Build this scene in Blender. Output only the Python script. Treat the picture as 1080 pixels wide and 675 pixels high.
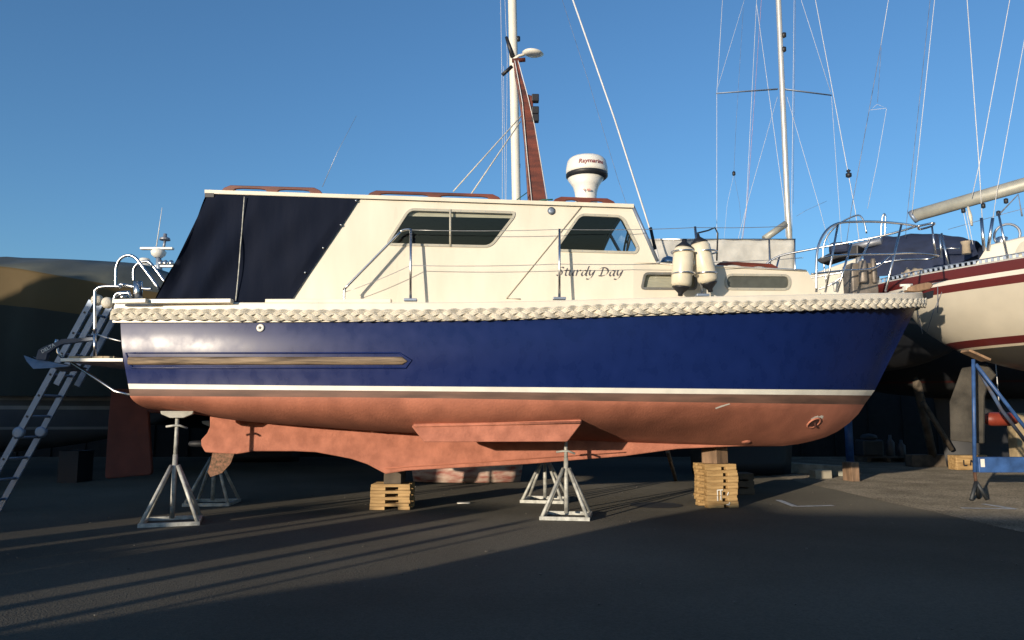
import bpy, bmesh, math, random
from mathutils import Vector, Matrix
from mathutils.geometry import tessellate_polygon
R = math.radians
random.seed(7)
sc = bpy.context.scene
for o in list(bpy.data.objects): bpy.data.objects.remove(o)

# ------------------------------------------------------------------ camera, sky, sun, exposure
F, CX, CY, HZ = 800.0, 540.0, 337.5, 440.0
CAM = Vector((0, 0, 1.15))
TH = math.atan((HZ - CY) / F)
cd = bpy.data.cameras.new('camera'); cam = bpy.data.objects.new('camera', cd)
sc.collection.objects.link(cam); sc.camera = cam
cd.sensor_width = 36; cd.lens = 36 * F / 1080; cd.clip_start = .05; cd.clip_end = 2000
cam.location = CAM; cam.rotation_euler = (math.pi / 2 + TH, 0, 0)
SUN_AZ, SUN_EL = R(34), R(6)            # light travels to +x/+y, away from the camera
w = bpy.data.worlds.new('World'); sc.world = w; w.use_nodes = True
nt = w.node_tree; bg = nt.nodes['Background']
sky = nt.nodes.new('ShaderNodeTexSky'); sky.sky_type = 'NISHITA'; sky.sun_disc = False
sky.sun_elevation = SUN_EL; sky.sun_rotation = math.pi + SUN_AZ
sky.air_density = 1.0; sky.dust_density = 0.7; sky.ozone_density = 3.8; sky.altitude = 0
nt.links.new(sky.outputs[0], bg.inputs[0]); bg.inputs[1].default_value = 0.15
sd = bpy.data.lights.new('sun', 'SUN'); so = bpy.data.objects.new('sun', sd); sc.collection.objects.link(so)
sd.energy = 3.0; sd.angle = R(.5); sd.color = (1.0, .86, .68)
trav = Vector((math.sin(SUN_AZ) * math.cos(SUN_EL), math.cos(SUN_AZ) * math.cos(SUN_EL), -math.sin(SUN_EL)))
so.rotation_euler = trav.to_track_quat('-Z', 'Y').to_euler()
sc.view_settings.view_transform = 'Standard'; sc.view_settings.look = 'None'
sc.view_settings.gamma = 1; sc.view_settings.use_curve_mapping = False
sc.view_settings.exposure = 0.75
sc.render.engine = 'CYCLES'; sc.cycles.max_bounces = 8; sc.cycles.transparent_max_bounces = 16
sc.render.resolution_x = 1024; sc.render.resolution_y = 640

# ------------------------------------------------------------------ materials
MATS = {}
def mat(name, col, rough=.5, metal=0, var=.12, scale=6, bump=0, bscale=60, spec=.5, col2=None, coat=0, rvar=0, stretch=(1, 1, 1), detail=6):
    if name in MATS: return MATS[name]
    m = bpy.data.materials.new(name); m.use_nodes = True; n = m.node_tree.nodes; l = m.node_tree.links
    p = n['Principled BSDF']; p.inputs['Roughness'].default_value = rough; p.inputs['Metallic'].default_value = metal
    p.inputs['Specular IOR Level'].default_value = spec; p.inputs['Coat Weight'].default_value = coat; p.inputs['Coat Roughness'].default_value = .12
    tc = n.new('ShaderNodeTexCoord'); mp = n.new('ShaderNodeMapping'); l.new(tc.outputs['Object'], mp.inputs[0]); mp.inputs['Scale'].default_value = stretch
    nz = n.new('ShaderNodeTexNoise'); nz.inputs['Scale'].default_value = scale; nz.inputs['Detail'].default_value = detail; l.new(mp.outputs[0], nz.inputs[0])
    cr = n.new('ShaderNodeValToRGB'); l.new(nz.outputs[0], cr.inputs[0])
    cr.color_ramp.elements[0].position = .32; cr.color_ramp.elements[1].position = .68
    a = [c * (1 - var) for c in col]; b = col2 if col2 else [min(1, c * (1 + var)) for c in col]
    cr.color_ramp.elements[0].color = (*a, 1); cr.color_ramp.elements[1].color = (*b, 1)
    l.new(cr.outputs[0], p.inputs['Base Color'])
    if rvar:
        mr = n.new('ShaderNodeMapRange'); mr.inputs['From Min'].default_value = .3; mr.inputs['From Max'].default_value = .7
        mr.inputs['To Min'].default_value = max(.02, rough - rvar); mr.inputs['To Max'].default_value = rough + rvar
        l.new(nz.outputs[0], mr.inputs[0]); l.new(mr.outputs[0], p.inputs['Roughness'])
    if bump:
        nb = n.new('ShaderNodeTexNoise'); nb.inputs['Scale'].default_value = bscale; nb.inputs['Detail'].default_value = 4; l.new(mp.outputs[0], nb.inputs[0])
        bp = n.new('ShaderNodeBump'); bp.inputs['Strength'].default_value = bump; bp.inputs['Distance'].default_value = .02
        l.new(nb.outputs[0], bp.inputs['Height']); l.new(bp.outputs[0], p.inputs['Normal'])
    MATS[name] = m; return m

def glass(name, tint, gloss=.0):
    m = bpy.data.materials.new(name); m.use_nodes = True; n = m.node_tree.nodes; l = m.node_tree.links
    for x in list(n):
        if x.type == 'BSDF_PRINCIPLED': n.remove(x)
    out = n['Material Output']; t = n.new('ShaderNodeBsdfTransparent'); t.inputs[0].default_value = (*tint, 1)
    g = n.new('ShaderNodeBsdfGlossy'); g.inputs['Roughness'].default_value = .02
    fr = n.new('ShaderNodeFresnel'); fr.inputs[0].default_value = 1.5
    mx = n.new('ShaderNodeMixShader'); l.new(fr.outputs[0], mx.inputs[0]); l.new(t.outputs[0], mx.inputs[1]); l.new(g.outputs[0], mx.inputs[2])
    l.new(mx.outputs[0], out.inputs[0]); MATS[name] = m; return m

def ground_mat(name, col, col2, agg, big=.35, rough=.9, bump=.9, bscale=140, agg0=.86):
    m = bpy.data.materials.new(name); m.use_nodes = True; n = m.node_tree.nodes; l = m.node_tree.links
    p = n['Principled BSDF']; p.inputs['Roughness'].default_value = rough; p.inputs['Specular IOR Level'].default_value = .15; p.inputs['Diffuse Roughness'].default_value = 1.0
    tc = n.new('ShaderNodeTexCoord')
    big_n = n.new('ShaderNodeTexNoise'); big_n.inputs['Scale'].default_value = big; big_n.inputs['Detail'].default_value = 7; l.new(tc.outputs['Object'], big_n.inputs[0])
    cr = n.new('ShaderNodeValToRGB'); cr.color_ramp.elements[0].position = .35; cr.color_ramp.elements[1].position = .66
    cr.color_ramp.elements[0].color = (*col, 1); cr.color_ramp.elements[1].color = (*col2, 1); l.new(big_n.outputs[0], cr.inputs[0])
    vo = n.new('ShaderNodeTexVoronoi'); vo.inputs['Scale'].default_value = 70; l.new(tc.outputs['Object'], vo.inputs[0])
    r2 = n.new('ShaderNodeValToRGB'); r2.color_ramp.elements[0].color = (agg0, agg0, agg0, 1); r2.color_ramp.elements[1].color = (agg, agg, agg, 1)
    sp = n.new('ShaderNodeSeparateColor'); l.new(vo.outputs['Color'], sp.inputs[0]); l.new(sp.outputs[0], r2.inputs[0])
    mx = n.new('ShaderNodeMix'); mx.data_type = 'RGBA'; mx.blend_type = 'MULTIPLY'; mx.inputs[0].default_value = 1
    l.new(cr.outputs[0], mx.inputs[6]); l.new(r2.outputs[0], mx.inputs[7]); l.new(mx.outputs[2], p.inputs['Base Color'])
    nb = n.new('ShaderNodeTexNoise'); nb.inputs['Scale'].default_value = bscale; nb.inputs['Detail'].default_value = 3; l.new(tc.outputs['Object'], nb.inputs[0])
    ad = n.new('ShaderNodeMath'); ad.operation = 'ADD'; l.new(nb.outputs[0], ad.inputs[0]); l.new(vo.outputs['Distance'], ad.inputs[1])
    bp = n.new('ShaderNodeBump'); bp.inputs['Strength'].default_value = bump; bp.inputs['Distance'].default_value = .003
    l.new(ad.outputs[0], bp.inputs['Height']); l.new(bp.outputs[0], p.inputs['Normal'])
    MATS[name] = m; return m

def band_mat(name, bands, rough=.4, var=.1):
    """paint bands by height: bands = [(z_lower, colour), ...] from the top down"""
    m = bpy.data.materials.new(name); m.use_nodes = True; n = m.node_tree.nodes; l = m.node_tree.links
    p = n['Principled BSDF']; p.inputs['Roughness'].default_value = rough
    tc = n.new('ShaderNodeTexCoord'); sp = n.new('ShaderNodeSeparateXYZ'); l.new(tc.outputs['Object'], sp.inputs[0])
    nz = n.new('ShaderNodeTexNoise'); nz.inputs['Scale'].default_value = 3; nz.inputs['Detail'].default_value = 8; l.new(tc.outputs['Object'], nz.inputs[0])
    cr = n.new('ShaderNodeValToRGB'); cr.color_ramp.interpolation = 'CONSTANT'
    mr = n.new('ShaderNodeMapRange'); mr.inputs['From Min'].default_value = 0; mr.inputs['From Max'].default_value = 4; l.new(sp.outputs[2], mr.inputs[0]); l.new(mr.outputs[0], cr.inputs[0])
    bs = sorted(bands, key=lambda t: t[0])
    e = cr.color_ramp.elements; e[0].position = max(0, bs[0][0] / 4); e[0].color = (*bs[0][1], 1); e.remove(e[1])
    for z, c in bs[1:]:
        k = e.new(z / 4); k.color = (*c, 1)
    mx = n.new('ShaderNodeMix'); mx.data_type = 'RGBA'; mx.blend_type = 'MULTIPLY'; mx.inputs[0].default_value = 1
    g = n.new('ShaderNodeValToRGB'); g.color_ramp.elements[0].position = .3; g.color_ramp.elements[1].position = .7
    g.color_ramp.elements[0].color = (1 - var * 2, 1 - var * 2, 1 - var * 2, 1); g.color_ramp.elements[1].color = (1, 1, 1, 1)
    l.new(nz.outputs[0], g.inputs[0]); l.new(cr.outputs[0], mx.inputs[6]); l.new(g.outputs[0], mx.inputs[7]); l.new(mx.outputs[2], p.inputs['Base Color'])
    MATS[name] = m; return m

cream = mat('cream gelcoat', (.70, .645, .53), .34, var=.025, scale=3.2, bump=.03, bscale=3, col2=(.76, .705, .59), rvar=.08, stretch=(1.3, 1, .35), detail=9)
white = mat('white paint', (.76, .73, .65), .4, var=.06)
navy = mat('navy gelcoat', (.0055, .016, .088), .29, var=.06, scale=7, col2=(.0065, .018, .098), rvar=.045, stretch=(1, 1, .8), bump=.003, bscale=1.3, spec=.22, detail=12)
bootwhite = mat('boot stripe white', (.74, .70, .60), .45, var=.1, scale=5)
bootbrown = mat('waterline brown', (.125, .07, .05), .7, var=.25, scale=4, stretch=(.5, .5, 3), col2=(.19, .10, .07))
anti = mat('red antifouling', (.40, .142, .085), .8, var=.16, scale=3.4, col2=(.48, .175, .105), bump=.25, bscale=45, stretch=(1.1, .7, .8), detail=12)
anti2 = mat('keel antifouling', (.40, .145, .09), .85, var=.15, scale=7, col2=(.50, .19, .12), bump=.3, bscale=30, detail=10)
darkred = mat('rudder antifouling', (.09, .028, .02), .9, var=.2, scale=4, bump=.1)
chrome = mat('stainless steel', (.62, .62, .62), .27, 1, var=.04)
alu = mat('aluminium', (.24, .29, .37), .5, .5, var=.08)
galv = mat('galvanised steel', (.42, .42, .38), .6, .25, var=.35, scale=14, bump=.05)
canvas = mat('navy canvas', (.0085, .0125, .026), .85, var=.15, scale=2.4, bump=.3, bscale=6, col2=(.0125, .016, .029), spec=.04, stretch=(2.2, 1, .35))
wood = mat('varnished mahogany', (.085, .017, .008), .5, var=.4, scale=8, stretch=(.3, 2, 2), col2=(.17, .036, .016))
oldwood = mat('weathered wood strake', (.15, .10, .06), .7, var=.5, scale=6, stretch=(.25, 4, 6), col2=(.33, .24, .15), bump=.2, bscale=20)
pine = mat('pale pine', (.38, .22, .078), .75, var=.35, scale=5, stretch=(.6, 3, 4), col2=(.54, .35, .15), bump=.15, bscale=30)
baulk = mat('brown timber', (.24, .15, .09), .8, var=.4, scale=5, stretch=(2, 2, .5), bump=.2, bscale=25)
greyend = mat('grey end grain', (.30, .27, .22), .85, var=.35, scale=14)
darkwood = mat('dark timber', (.09, .07, .05), .85, var=.4, scale=5, bump=.2)
teak = mat('teak', (.35, .27, .16), .6, var=.2, scale=10)
ropem = mat('cream rope', (.68, .63, .52), .85, var=.2, scale=9, bump=.6, bscale=160)
blk = mat('black rubber', (.012, .013, .017), .5, var=.2)
grey = mat('grey plastic', (.035, .035, .037), .6)
fendw = mat('fender vinyl', (.66, .60, .46), .4, var=.08, scale=9)
hood = mat('head liner', (.022, .028, .042), .8)
inter = mat('interior wood', (.035, .025, .02), .6, var=.3)
curtain = mat('curtain cloth', (.55, .50, .38), .9, var=.15, scale=18, stretch=(.3, 1, 4))
wire = mat('wire rope', (.5, .5, .5), .4, .8)
linew = mat('white line', (.62, .62, .62), .7, var=.1)
lined = mat('dark fleck line', (.16, .17, .20), .8, var=.6, scale=8)
liner = mat('red fleck line', (.45, .25, .25), .8, var=.4, scale=8)
radw = mat('radome white', (.74, .72, .66), .35, var=.03)
redtxt = mat('dark red lettering', (.22, .02, .025), .5)
letter = mat('grey lettering', (.075, .07, .085), .5)
tint = glass('tinted window', (.22, .25, .28)); clear = glass('clear window', (.80, .84, .86)); fog = glass('dull window', (.10, .11, .11))
asphalt = ground_mat('asphalt', (.047, .043, .034), (.098, .089, .071), 1.15, bump=1.0, big=.22)
gravelm = ground_mat('fine gravel', (.085, .074, .056), (.14, .122, .095), 1.7, big=1.4, bscale=90, agg0=.45)
paint = mat('road paint', (.60, .60, .58), .7, var=.3, scale=15)
bluesteel = mat('blue steel', (.035, .09, .24), .45, var=.3, scale=7)
tarpb = mat('olive brown tarp', (.085, .055, .013), .8, var=.2, scale=1.2, bump=.5, bscale=1.6, col2=(.085, .055, .016))
tarp_sheen = mat('tarp top sheen', (.085, .09, .072), .55, var=.2, scale=1.5, bump=.5, bscale=2)  # same tarp on the top slope, grazing sheen put into the colour
tarp_shade = mat('tarp lower shade', (.010, .015, .011), .8, var=.25, scale=1.5, bump=.4, bscale=2)  # lower rows of the tarp side, shade deepened in the colour
darkhull = mat('black hull paint', (.01, .011, .014), .6)
yhullb = mat('dark blue hull paint', (.012, .016, .03), .6)
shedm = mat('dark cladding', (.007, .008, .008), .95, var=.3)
cloth = mat('grey weather cloth', (.50, .49, .45), .9, var=.12, scale=5, bump=.3, bscale=9)
bluecov = mat('blue canvas cover', (.012, .02, .05), .8, var=.3, bump=.5, bscale=5)
beige = mat('beige canvas', (.40, .33, .24), .9, var=.2)
foul = mat('fouled bronze', (.14, .11, .05), .8, var=.6, scale=30, col2=(.32, .15, .09))
ygrey = mat('grey antifouling', (.045, .040, .032), .9, var=.35, scale=5, bump=.2, col2=(.075, .067, .054))
peel = mat('peeling red keel', (.40, .10, .07), .8, var=.25, scale=4, col2=(.62, .52, .42), stretch=(.8, 1, 3))
winch_green = mat('green rope', (.02, .12, .09), .8)

# ------------------------------------------------------------------ mesh builder
COL = sc.collection
class MB:
    def __init__(s): s.v, s.f, s.mi, s.sm = [], [], [], []
    def face(s, idx, m=0, smooth=False): s.f.append(tuple(idx)); s.mi.append(m); s.sm.append(smooth)
    def box(s, c, d, m=0, rot=None, bev=0):
        cx, cy, cz = c; hx, hy, hz = d[0] / 2, d[1] / 2, d[2] / 2
        M_ = Matrix.Rotation(rot, 3, 'Z') if isinstance(rot, (int, float)) else rot
        b = len(s.v)
        for sx in (-1, 1):
            for sy in (-1, 1):
                for sz in (-1, 1):
                    p = Vector((sx * hx, sy * hy, sz * hz))
                    if M_: p = M_ @ p
                    s.v.append(Vector((cx, cy, cz)) + p)
        for q in ((0, 1, 3, 2), (4, 6, 7, 5), (0, 4, 5, 1), (2, 3, 7, 6), (0, 2, 6, 4), (1, 5, 7, 3)): s.face([b + i for i in q], m)
        return s
    def tube(s, pts, r, n=8, m=0, closed=False, cap=True, flat=1.0):
        pts = [Vector(p) for p in pts]; N = len(pts); b = len(s.v); prev = None
        for i, p in enumerate(pts):
            a = pts[(i - 1) % N] if (closed or i > 0) else p
            c = pts[(i + 1) % N] if (closed or i < N - 1) else p
            t = (c - a).normalized() if (c - a).length > 1e-9 else Vector((0, 0, 1))
            if prev is None:
                up = Vector((0, 0, 1)) if abs(t.z) < .9 else Vector((1, 0, 0)); u = t.cross(up).normalized()
            else: u = (prev - t * prev.dot(t)).normalized()
            prev = u; v = t.cross(u); rr = r[i] if isinstance(r, (list, tuple)) else r
            for k in range(n):
                an = 2 * math.pi * k / n; s.v.append(p + u * math.cos(an) * rr + v * math.sin(an) * rr * flat)
        for i in range(N if closed else N - 1):
            for k in range(n):
                j = (i + 1) % N; k2 = (k + 1) % n
                s.face((b + i * n + k, b + i * n + k2, b + j * n + k2, b + j * n + k), m, True)
        if cap and not closed:
            s.face([b + k for k in range(n)][::-1], m); s.face([b + (N - 1) * n + k for k in range(n)], m)
        return s
    def lathe(s, c, prof, n=20, m=0, axis='Z', mf=None):
        c = Vector(c); b = len(s.v)
        A = axis if isinstance(axis, Vector) else Vector({'X': (1, 0, 0), 'Y': (0, 1, 0), 'Z': (0, 0, 1)}[axis])
        A = A.normalized(); q = Vector((0, 0, 1)).rotation_difference(A)
        for r, h in prof:
            for k in range(n):
                an = 2 * math.pi * k / n; s.v.append(c + q @ Vector((r * math.cos(an), r * math.sin(an), h)))
        for i in range(len(prof) - 1):
            for k in range(n):
                k2 = (k + 1) % n; s.face((b + i * n + k, b + i * n + k2, b + (i + 1) * n + k2, b + (i + 1) * n + k), mf(i) if mf else m, True)
        s.face([b + k for k in range(n)][::-1], mf(0) if mf else m); s.face([b + (len(prof) - 1) * n + k for k in range(n)], mf(len(prof) - 2) if mf else m)
        return s
    def poly(s, outer, holes=(), depth=None, m=0, mside=None, mback=None):
        """planar polygon (3D points) with holes, extruded by the vector depth"""
        loops = [[Vector(p) for p in outer]] + [[Vector(p) for p in h] for h in holes]
        flat = [p for lp in loops for p in lp]; b = len(s.v); s.v += flat
        tris = tessellate_polygon(loops)
        nrm = Vector((0, 0, 0))
        for t in tris: nrm += (flat[t[1]] - flat[t[0]]).cross(flat[t[2]] - flat[t[0]])
        fl = depth is not None and nrm.dot(Vector(depth)) > 0
        for t in tris: s.face([b + i for i in (t[::-1] if fl else t)], m)
        if depth is not None:
            d = Vector(depth); b2 = len(s.v); s.v += [p + d for p in flat]
            for t in tris: s.face([b2 + i for i in (t if fl else t[::-1])], m if mback is None else mback)
            o = 0
            for lp in loops:
                n = len(lp)
                for i in range(n):
                    j = (i + 1) % n; s.face((b + o + i, b + o + j, b2 + o + j, b2 + o + i), m if mside is None else mside)
                o += n
        return s
    def grid(s, rows, m=0, mf=None, smooth=True, close=False):
        b = len(s.v); nr = len(rows); nc = len(rows[0])
        for r_ in rows: s.v += [Vector(p) for p in r_]
        for i in range(nr - 1):
            for j in range(nc - 1):
                s.face((b + i * nc + j, b + i * nc + j + 1, b + (i + 1) * nc + j + 1, b + (i + 1) * nc + j), mf(i, j) if mf else m, smooth)
        return s
    def build(s, name, mats, parent=None, fix=True, bevel=0):
        me = bpy.data.meshes.new(name); me.from_pydata([tuple(v) for v in s.v], [], s.f)
        mats = mats if isinstance(mats, (list, tuple)) else [mats]
        for m in mats: me.materials.append(m)
        me.polygons.foreach_set('material_index', s.mi); me.polygons.foreach_set('use_smooth', s.sm)
        me.update()
        if fix:
            bm = bmesh.new(); bm.from_mesh(me); bmesh.ops.recalc_face_normals(bm, faces=bm.faces); bm.to_mesh(me); bm.free()
        o = bpy.data.objects.new(name, me); COL.objects.link(o)
        if parent: o.parent = parent
        if bevel:
            bv = o.modifiers.new('bevel', 'BEVEL'); bv.width = bevel; bv.segments = 2; bv.limit_method = 'ANGLE'; bv.angle_limit = R(40)
        return o

def tag(o, label, cat=None, group=None, kind=None):
    if label: o['label'] = label
    if cat: o['category'] = cat
    if group: o['group'] = group
    if kind: o['kind'] = kind
    return o
def empty(name, loc=(0, 0, 0), rz=0):
    o = bpy.data.objects.new(name, None); COL.objects.link(o); o.location = loc; o.rotation_euler = (0, 0, rz); o.empty_display_size = .2; return o
def copy_tree(o, parent=None):
    c = o.copy(); COL.objects.link(c); c.parent = parent
    for ch in list(o.children): copy_tree(ch, c)
    return c
def interp(pts, x):
    if x <= pts[0][0]: return pts[0][1]
    for (a, b), (c, d) in zip(pts, pts[1:]):
        if x <= c: return b + (d - b) * (x - a) / (c - a)
    return pts[-1][1]
def sinterp(pts, x):                     # smooth (monotone-ish) interpolation: Catmull-Rom
    n = len(pts)
    if x <= pts[0][0]: return pts[0][1]
    if x >= pts[-1][0]: return pts[-1][1]
    for i in range(n - 1):
        if x <= pts[i + 1][0]: break
    x0, y0 = pts[i]; x1, y1 = pts[i + 1]; h = x1 - x0; t = (x - x0) / h
    sl = lambda a, b: (b[1] - a[1]) / (b[0] - a[0])
    d = sl(pts[i], pts[i + 1])
    m0 = (sl(pts[i - 1], pts[i]) + d) / 2 if i > 0 else d
    m1 = (d + sl(pts[i + 1], pts[i + 2])) / 2 if i + 2 < n else d
    return (2*t**3 - 3*t**2 + 1) * y0 + (t**3 - 2*t**2 + t) * h * m0 + (-2*t**3 + 3*t**2) * y1 + (t**3 - t**2) * h * m1
def curve(pts, n=6, closed=False):       # Catmull-Rom through 3D/2D points
    P = [Vector(p) for p in pts]; out = []; N = len(P)
    for i in range(N if closed else N - 1):
        if closed: a, b, c, d = P[i - 1], P[i], P[(i + 1) % N], P[(i + 2) % N]
        else: a, b, c, d = P[max(i - 1, 0)], P[i], P[i + 1], P[min(i + 2, N - 1)]
        for k in range(n):
            t = k / n; out.append(.5 * ((2 * b) + (c - a) * t + (2*a - 5*b + 4*c - d) * t*t + (3*b - a - 3*c + d) * t**3))
    if not closed: out.append(P[-1])
    return out
def rounded(pts, r, n=5):                # round the corners of a 2D polygon
    out = []; N = len(pts)
    for i in range(N):
        p = Vector(pts[i]); a = Vector(pts[i - 1]); b = Vector(pts[(i + 1) % N]); rr = r[i] if isinstance(r, (list, tuple)) else r
        ua = (a - p); ub = (b - p); rr = min(rr, ua.length * .48, ub.length * .48); A = p + ua.normalized() * rr; B = p + ub.normalized() * rr
        for k in range(n + 1):
            t = k / n; out.append((1 - t)**2 * A + 2 * t * (1 - t) * p + t*t * B)
    return out

# ------------------------------------------------------------------ pixel -> place
def ray(px, py):
    u, v = (px - CX) / F, (CY - py) / F
    return Vector((u, math.cos(TH) - v * math.sin(TH), math.sin(TH) + v * math.cos(TH)))
def Pg(px, py, z=0.0):
    d = ray(px, py); t = (z - CAM.z) / d.z; return CAM + d * t
def Py(px, py, Y):
    d = ray(px, py); return CAM + d * (Y / d.y)
class Frame:
    """a thing's own axes: x along it, y away from the camera; b = -y"""
    def __init__(s, x, y, yaw):
        s.m = Matrix.Translation((x, y, 0)) @ Matrix.Rotation(yaw, 4, 'Z'); s.i = s.m.inverted(); s.loc = (x, y, 0); s.yaw = yaw
        s.c = s.i @ CAM; s.r = s.i.to_3x3()
    def P(s, px, py, b):
        d = s.r @ ray(px, py); return s.c + d * ((-b - s.c.y) / d.y)
    def PP(s, px, py, p0, nrm):
        d = s.r @ ray(px, py); return s.c + d * ((Vector(p0) - s.c).dot(nrm) / d.dot(nrm))
    def px(s, p):
        v = (s.m @ Vector(p)) - CAM; f = Vector((0, math.cos(TH), math.sin(TH))); up = Vector((0, -math.sin(TH), math.cos(TH)))
        dp = v.dot(f); return CX + F * v.x / dp, CY - F * v.dot(up) / dp
    def solve_z(s, x, b, rows, z=2.0, smooth=True):
        for _ in range(5):
            px, py = s.px((x, -b, z)); row = (sinterp if smooth else interp)(rows, px)
            d = s.r @ ray(px, row); z = (s.c + d * ((-b - s.c.y) / d.y)).z
        return z

# ------------------------------------------------------------------ the setting
g = MB(); g.grid([[(-300, -200, 0), (300, -200, 0)], [(-300, 500, 0), (300, 500, 0)]], smooth=False)
tag(g.build('asphalt_ground', asphalt), 'dark grey asphalt yard with long low sun streaks', kind='structure')
g = MB(); pts = []
rr = random.Random(3)
N = 70
left = [(5.13 + .02 * math.sin(i * 1.7) + rr.uniform(-.015, .015), 1 + i * 49 / N) for i in range(N + 1)]
g.grid([[(x, y, .004), (60, y, .004)] for x, y in left], smooth=False)
tag(g.build('gravel_strip', gravelm), 'paler gravel ground right of the asphalt edge', kind='structure')
def marking(pts, z):
    m = MB()
    for (a, b) in pts:
        a, b = Vector(a), Vector(b); t = (b - a).normalized(); n = Vector((-t.y, t.x)) * .045
        i = len(m.v); m.v += [Vector((*(a - n), z)), Vector((*(b - n), z)), Vector((*(b + n), z)), Vector((*(a + n), z))]; m.face((i, i+1, i+2, i+3)); z += .002
    return m.build('parking_marking', paint)
G2 = lambda x, y: Pg(x, y).to_2d()
tag(marking([(G2(821, 528), G2(839, 535)), (G2(838, 535), G2(879, 534))], .009), 'white painted corner marking on the asphalt', kind='structure')
tag(marking([(G2(1037, 532.5), G2(1071, 538)), (G2(1070, 538), G2(1014, 537))], .013), 'faint white painted corner marking on the gravel', kind='structure')
c = Pg(692, 533); m = MB(); b0 = [(c.x + .34 * math.cos(a * math.pi / 16), c.y + .34 * math.sin(a * math.pi / 16), .004) for a in range(32)]
m.poly(b0); tag(m.build('ground_patch', mat('old patch', (.03, .03, .03), .9)), 'round dark patch in the asphalt', kind='structure')

rs = random.Random(11); m = MB()
for k in range(260):
    if rs.random() < .55: x, y = rs.uniform(-5, 5.1), rs.uniform(3, 13)
    else: x, y = rs.uniform(5.0, 9.5), rs.uniform(6.5, 15)
    r_ = rs.uniform(.003, .009) * (1.6 if rs.random() < .05 else 1); m.box((x, y, r_ * .5 + .004), (r_ * 2, r_ * 1.5, r_), rot=rs.uniform(0, 3))
tag(m.build('loose_stones', mat('pale stone', (.12, .108, .09), .9, var=.4)), 'small stones scattered over the yard', kind='stuff')

# ------------------------------------------------------------------ the blue motor boat
YC = 9.5
FR = Frame(0, YC, R(1.5))
boat = empty('motor_boat', FR.loc, FR.yaw)
tag(boat, 'navy and cream cabin motor boat with red bottom propped up on stands', 'boat')
BM = 1.45
F_TOP = [(0, .80), (.15, .90), (.3, .965), (.45, .995), (.6, .97), (.72, .88), (.83, .70), (.92, .44), (.97, .22), (1, .012)]
F_WL = [(0, .78), (.15, .885), (.3, .955), (.45, .985), (.6, .955), (.72, .86), (.83, .67), (.92, .39), (.97, .185), (1, .012)]
R_TOP = [(100, 339), (300, 338.5), (450, 337.5), (560, 335.5), (690, 331.5), (800, 328), (920, 324.5), (985, 323)]
R_S1 = [(120, 404.5), (300, 406.5), (440, 407.5), (640, 409), (800, 410.5), (930, 411.5)]
R_S2 = [(120, 410), (440, 412.5), (640, 414.5), (930, 417.2)]
R_BR = [(120, 417.5), (440, 419.8), (640, 423), (930, 427)]
R_BOT = [(130, 432), (170, 433.5), (200, 436), (250, 443), (300, 447.5), (360, 451.5), (440, 456.5), (550, 461), (657, 465.5), (715, 468), (790, 470.5), (900, 471)]
LEV = []                                  # (fbreadth, rows, stern pixel, stem pixel)
def lvl(fb, rows, st, stem): LEV.append((fb, rows, FR.P(st[0], st[1], BM * fb[0][1]).x, FR.P(stem[0], stem[1], 0).x))
lvl(F_TOP, R_TOP, (127, 339), (966, 323)); lvl(F_WL, R_S1, (135, 404.5), (922, 411.5)); lvl(F_WL, R_S2, (136, 410), (918, 417)); lvl(F_WL, R_BR, (137, 417.5), (911, 426.5))
NU = 60
def ust(i): t = i / NU; return t * .75 + .25 * (1 - (1 - t)**2) if t < 1 else 1.0
def lev_pt(k, u):
    fb, rows, s0, s1 = LEV[k]; x = s0 + (s1 - s0) * u; b = BM * sinterp(fb, u); return Vector((x, -b, FR.solve_z(x, b, rows)))
STEM = [FR.P(*p, 0) for p in ((911, 426.5), (902.5, 440), (887, 453), (870.5, 461), (851, 466.7), (831.6, 470), (806, 471))]
STERN = [FR.P(137, 417.5, 1.13), FR.P(140, 425, 1.1), FR.P(144, 432.5, 1.0), FR.P(146, 433.5, .8)]
NB = 8
rows = []
for i in range(NU + 1):
    u = ust(i); r_ = []
    p0, p1, p2, p3 = [lev_pt(k, u) for k in range(4)]
    for t in (0, .2, .4, .6, .8):
        q = p0.lerp(p1, t); fl = .16 * max(0, u - .55) * math.sin(t * math.pi) ; q.y += fl if u < 1 else 0
        q.y -= .036 * math.sin(t * math.pi) * (1 - u); r_.append(q)
    r_ += [p1, p2, p3]
    zb = FR.solve_z(p3.x, .5 * abs(p3.y), R_BOT)
    for k in range(1, NB + 1):
        ph = k / NB; st = STEM[0].lerp(STEM[-1], 0); kk = ph * (len(STEM) - 1); a = min(int(kk), len(STEM) - 2); st = STEM[a].lerp(STEM[a + 1], kk - a)
        kk = min(ph * 1.0, 1) * (len(STERN) - 1); a = min(int(kk), len(STERN) - 2); s0 = STERN[a].lerp(STERN[a + 1], kk - a).x
        x = s0 + (st.x - s0) * u; v = max(0, min(1, (u - .38) / .36)); v = v * v * (3 - 2 * v)
        e = .6; b = abs(p3.y) * ((1 - v) * max(0, math.cos(ph * math.pi / 2)) ** e + v * ((1 - ph) + .22 * math.sin(math.pi * ph)))
        z = p3.z + (zb - p3.z) * ((1 - v) * math.sin(ph * math.pi / 2) ** 1.15 + v * ph)
        wst = max(0, (u - .78) / .22); wst = wst * wst * (3 - 2 * wst); z = z * (1 - wst) + st.z * wst
        r_.append(Vector((x, -max(b, .012) if k < NB else 0, z)))
    rows.append(r_)
NJ = len(rows[0])
def hull_m(j): return 0 if j < 5 else 1 if j == 5 else 2 if j == 6 else 3
m = MB()
for sgn in (1, -1):
    m.grid([[Vector((p.x, p.y * sgn, p.z)) for p in r_] for r_ in rows], mf=lambda i, j: hull_m(j))
tr = rows[0]                              # transom
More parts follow.
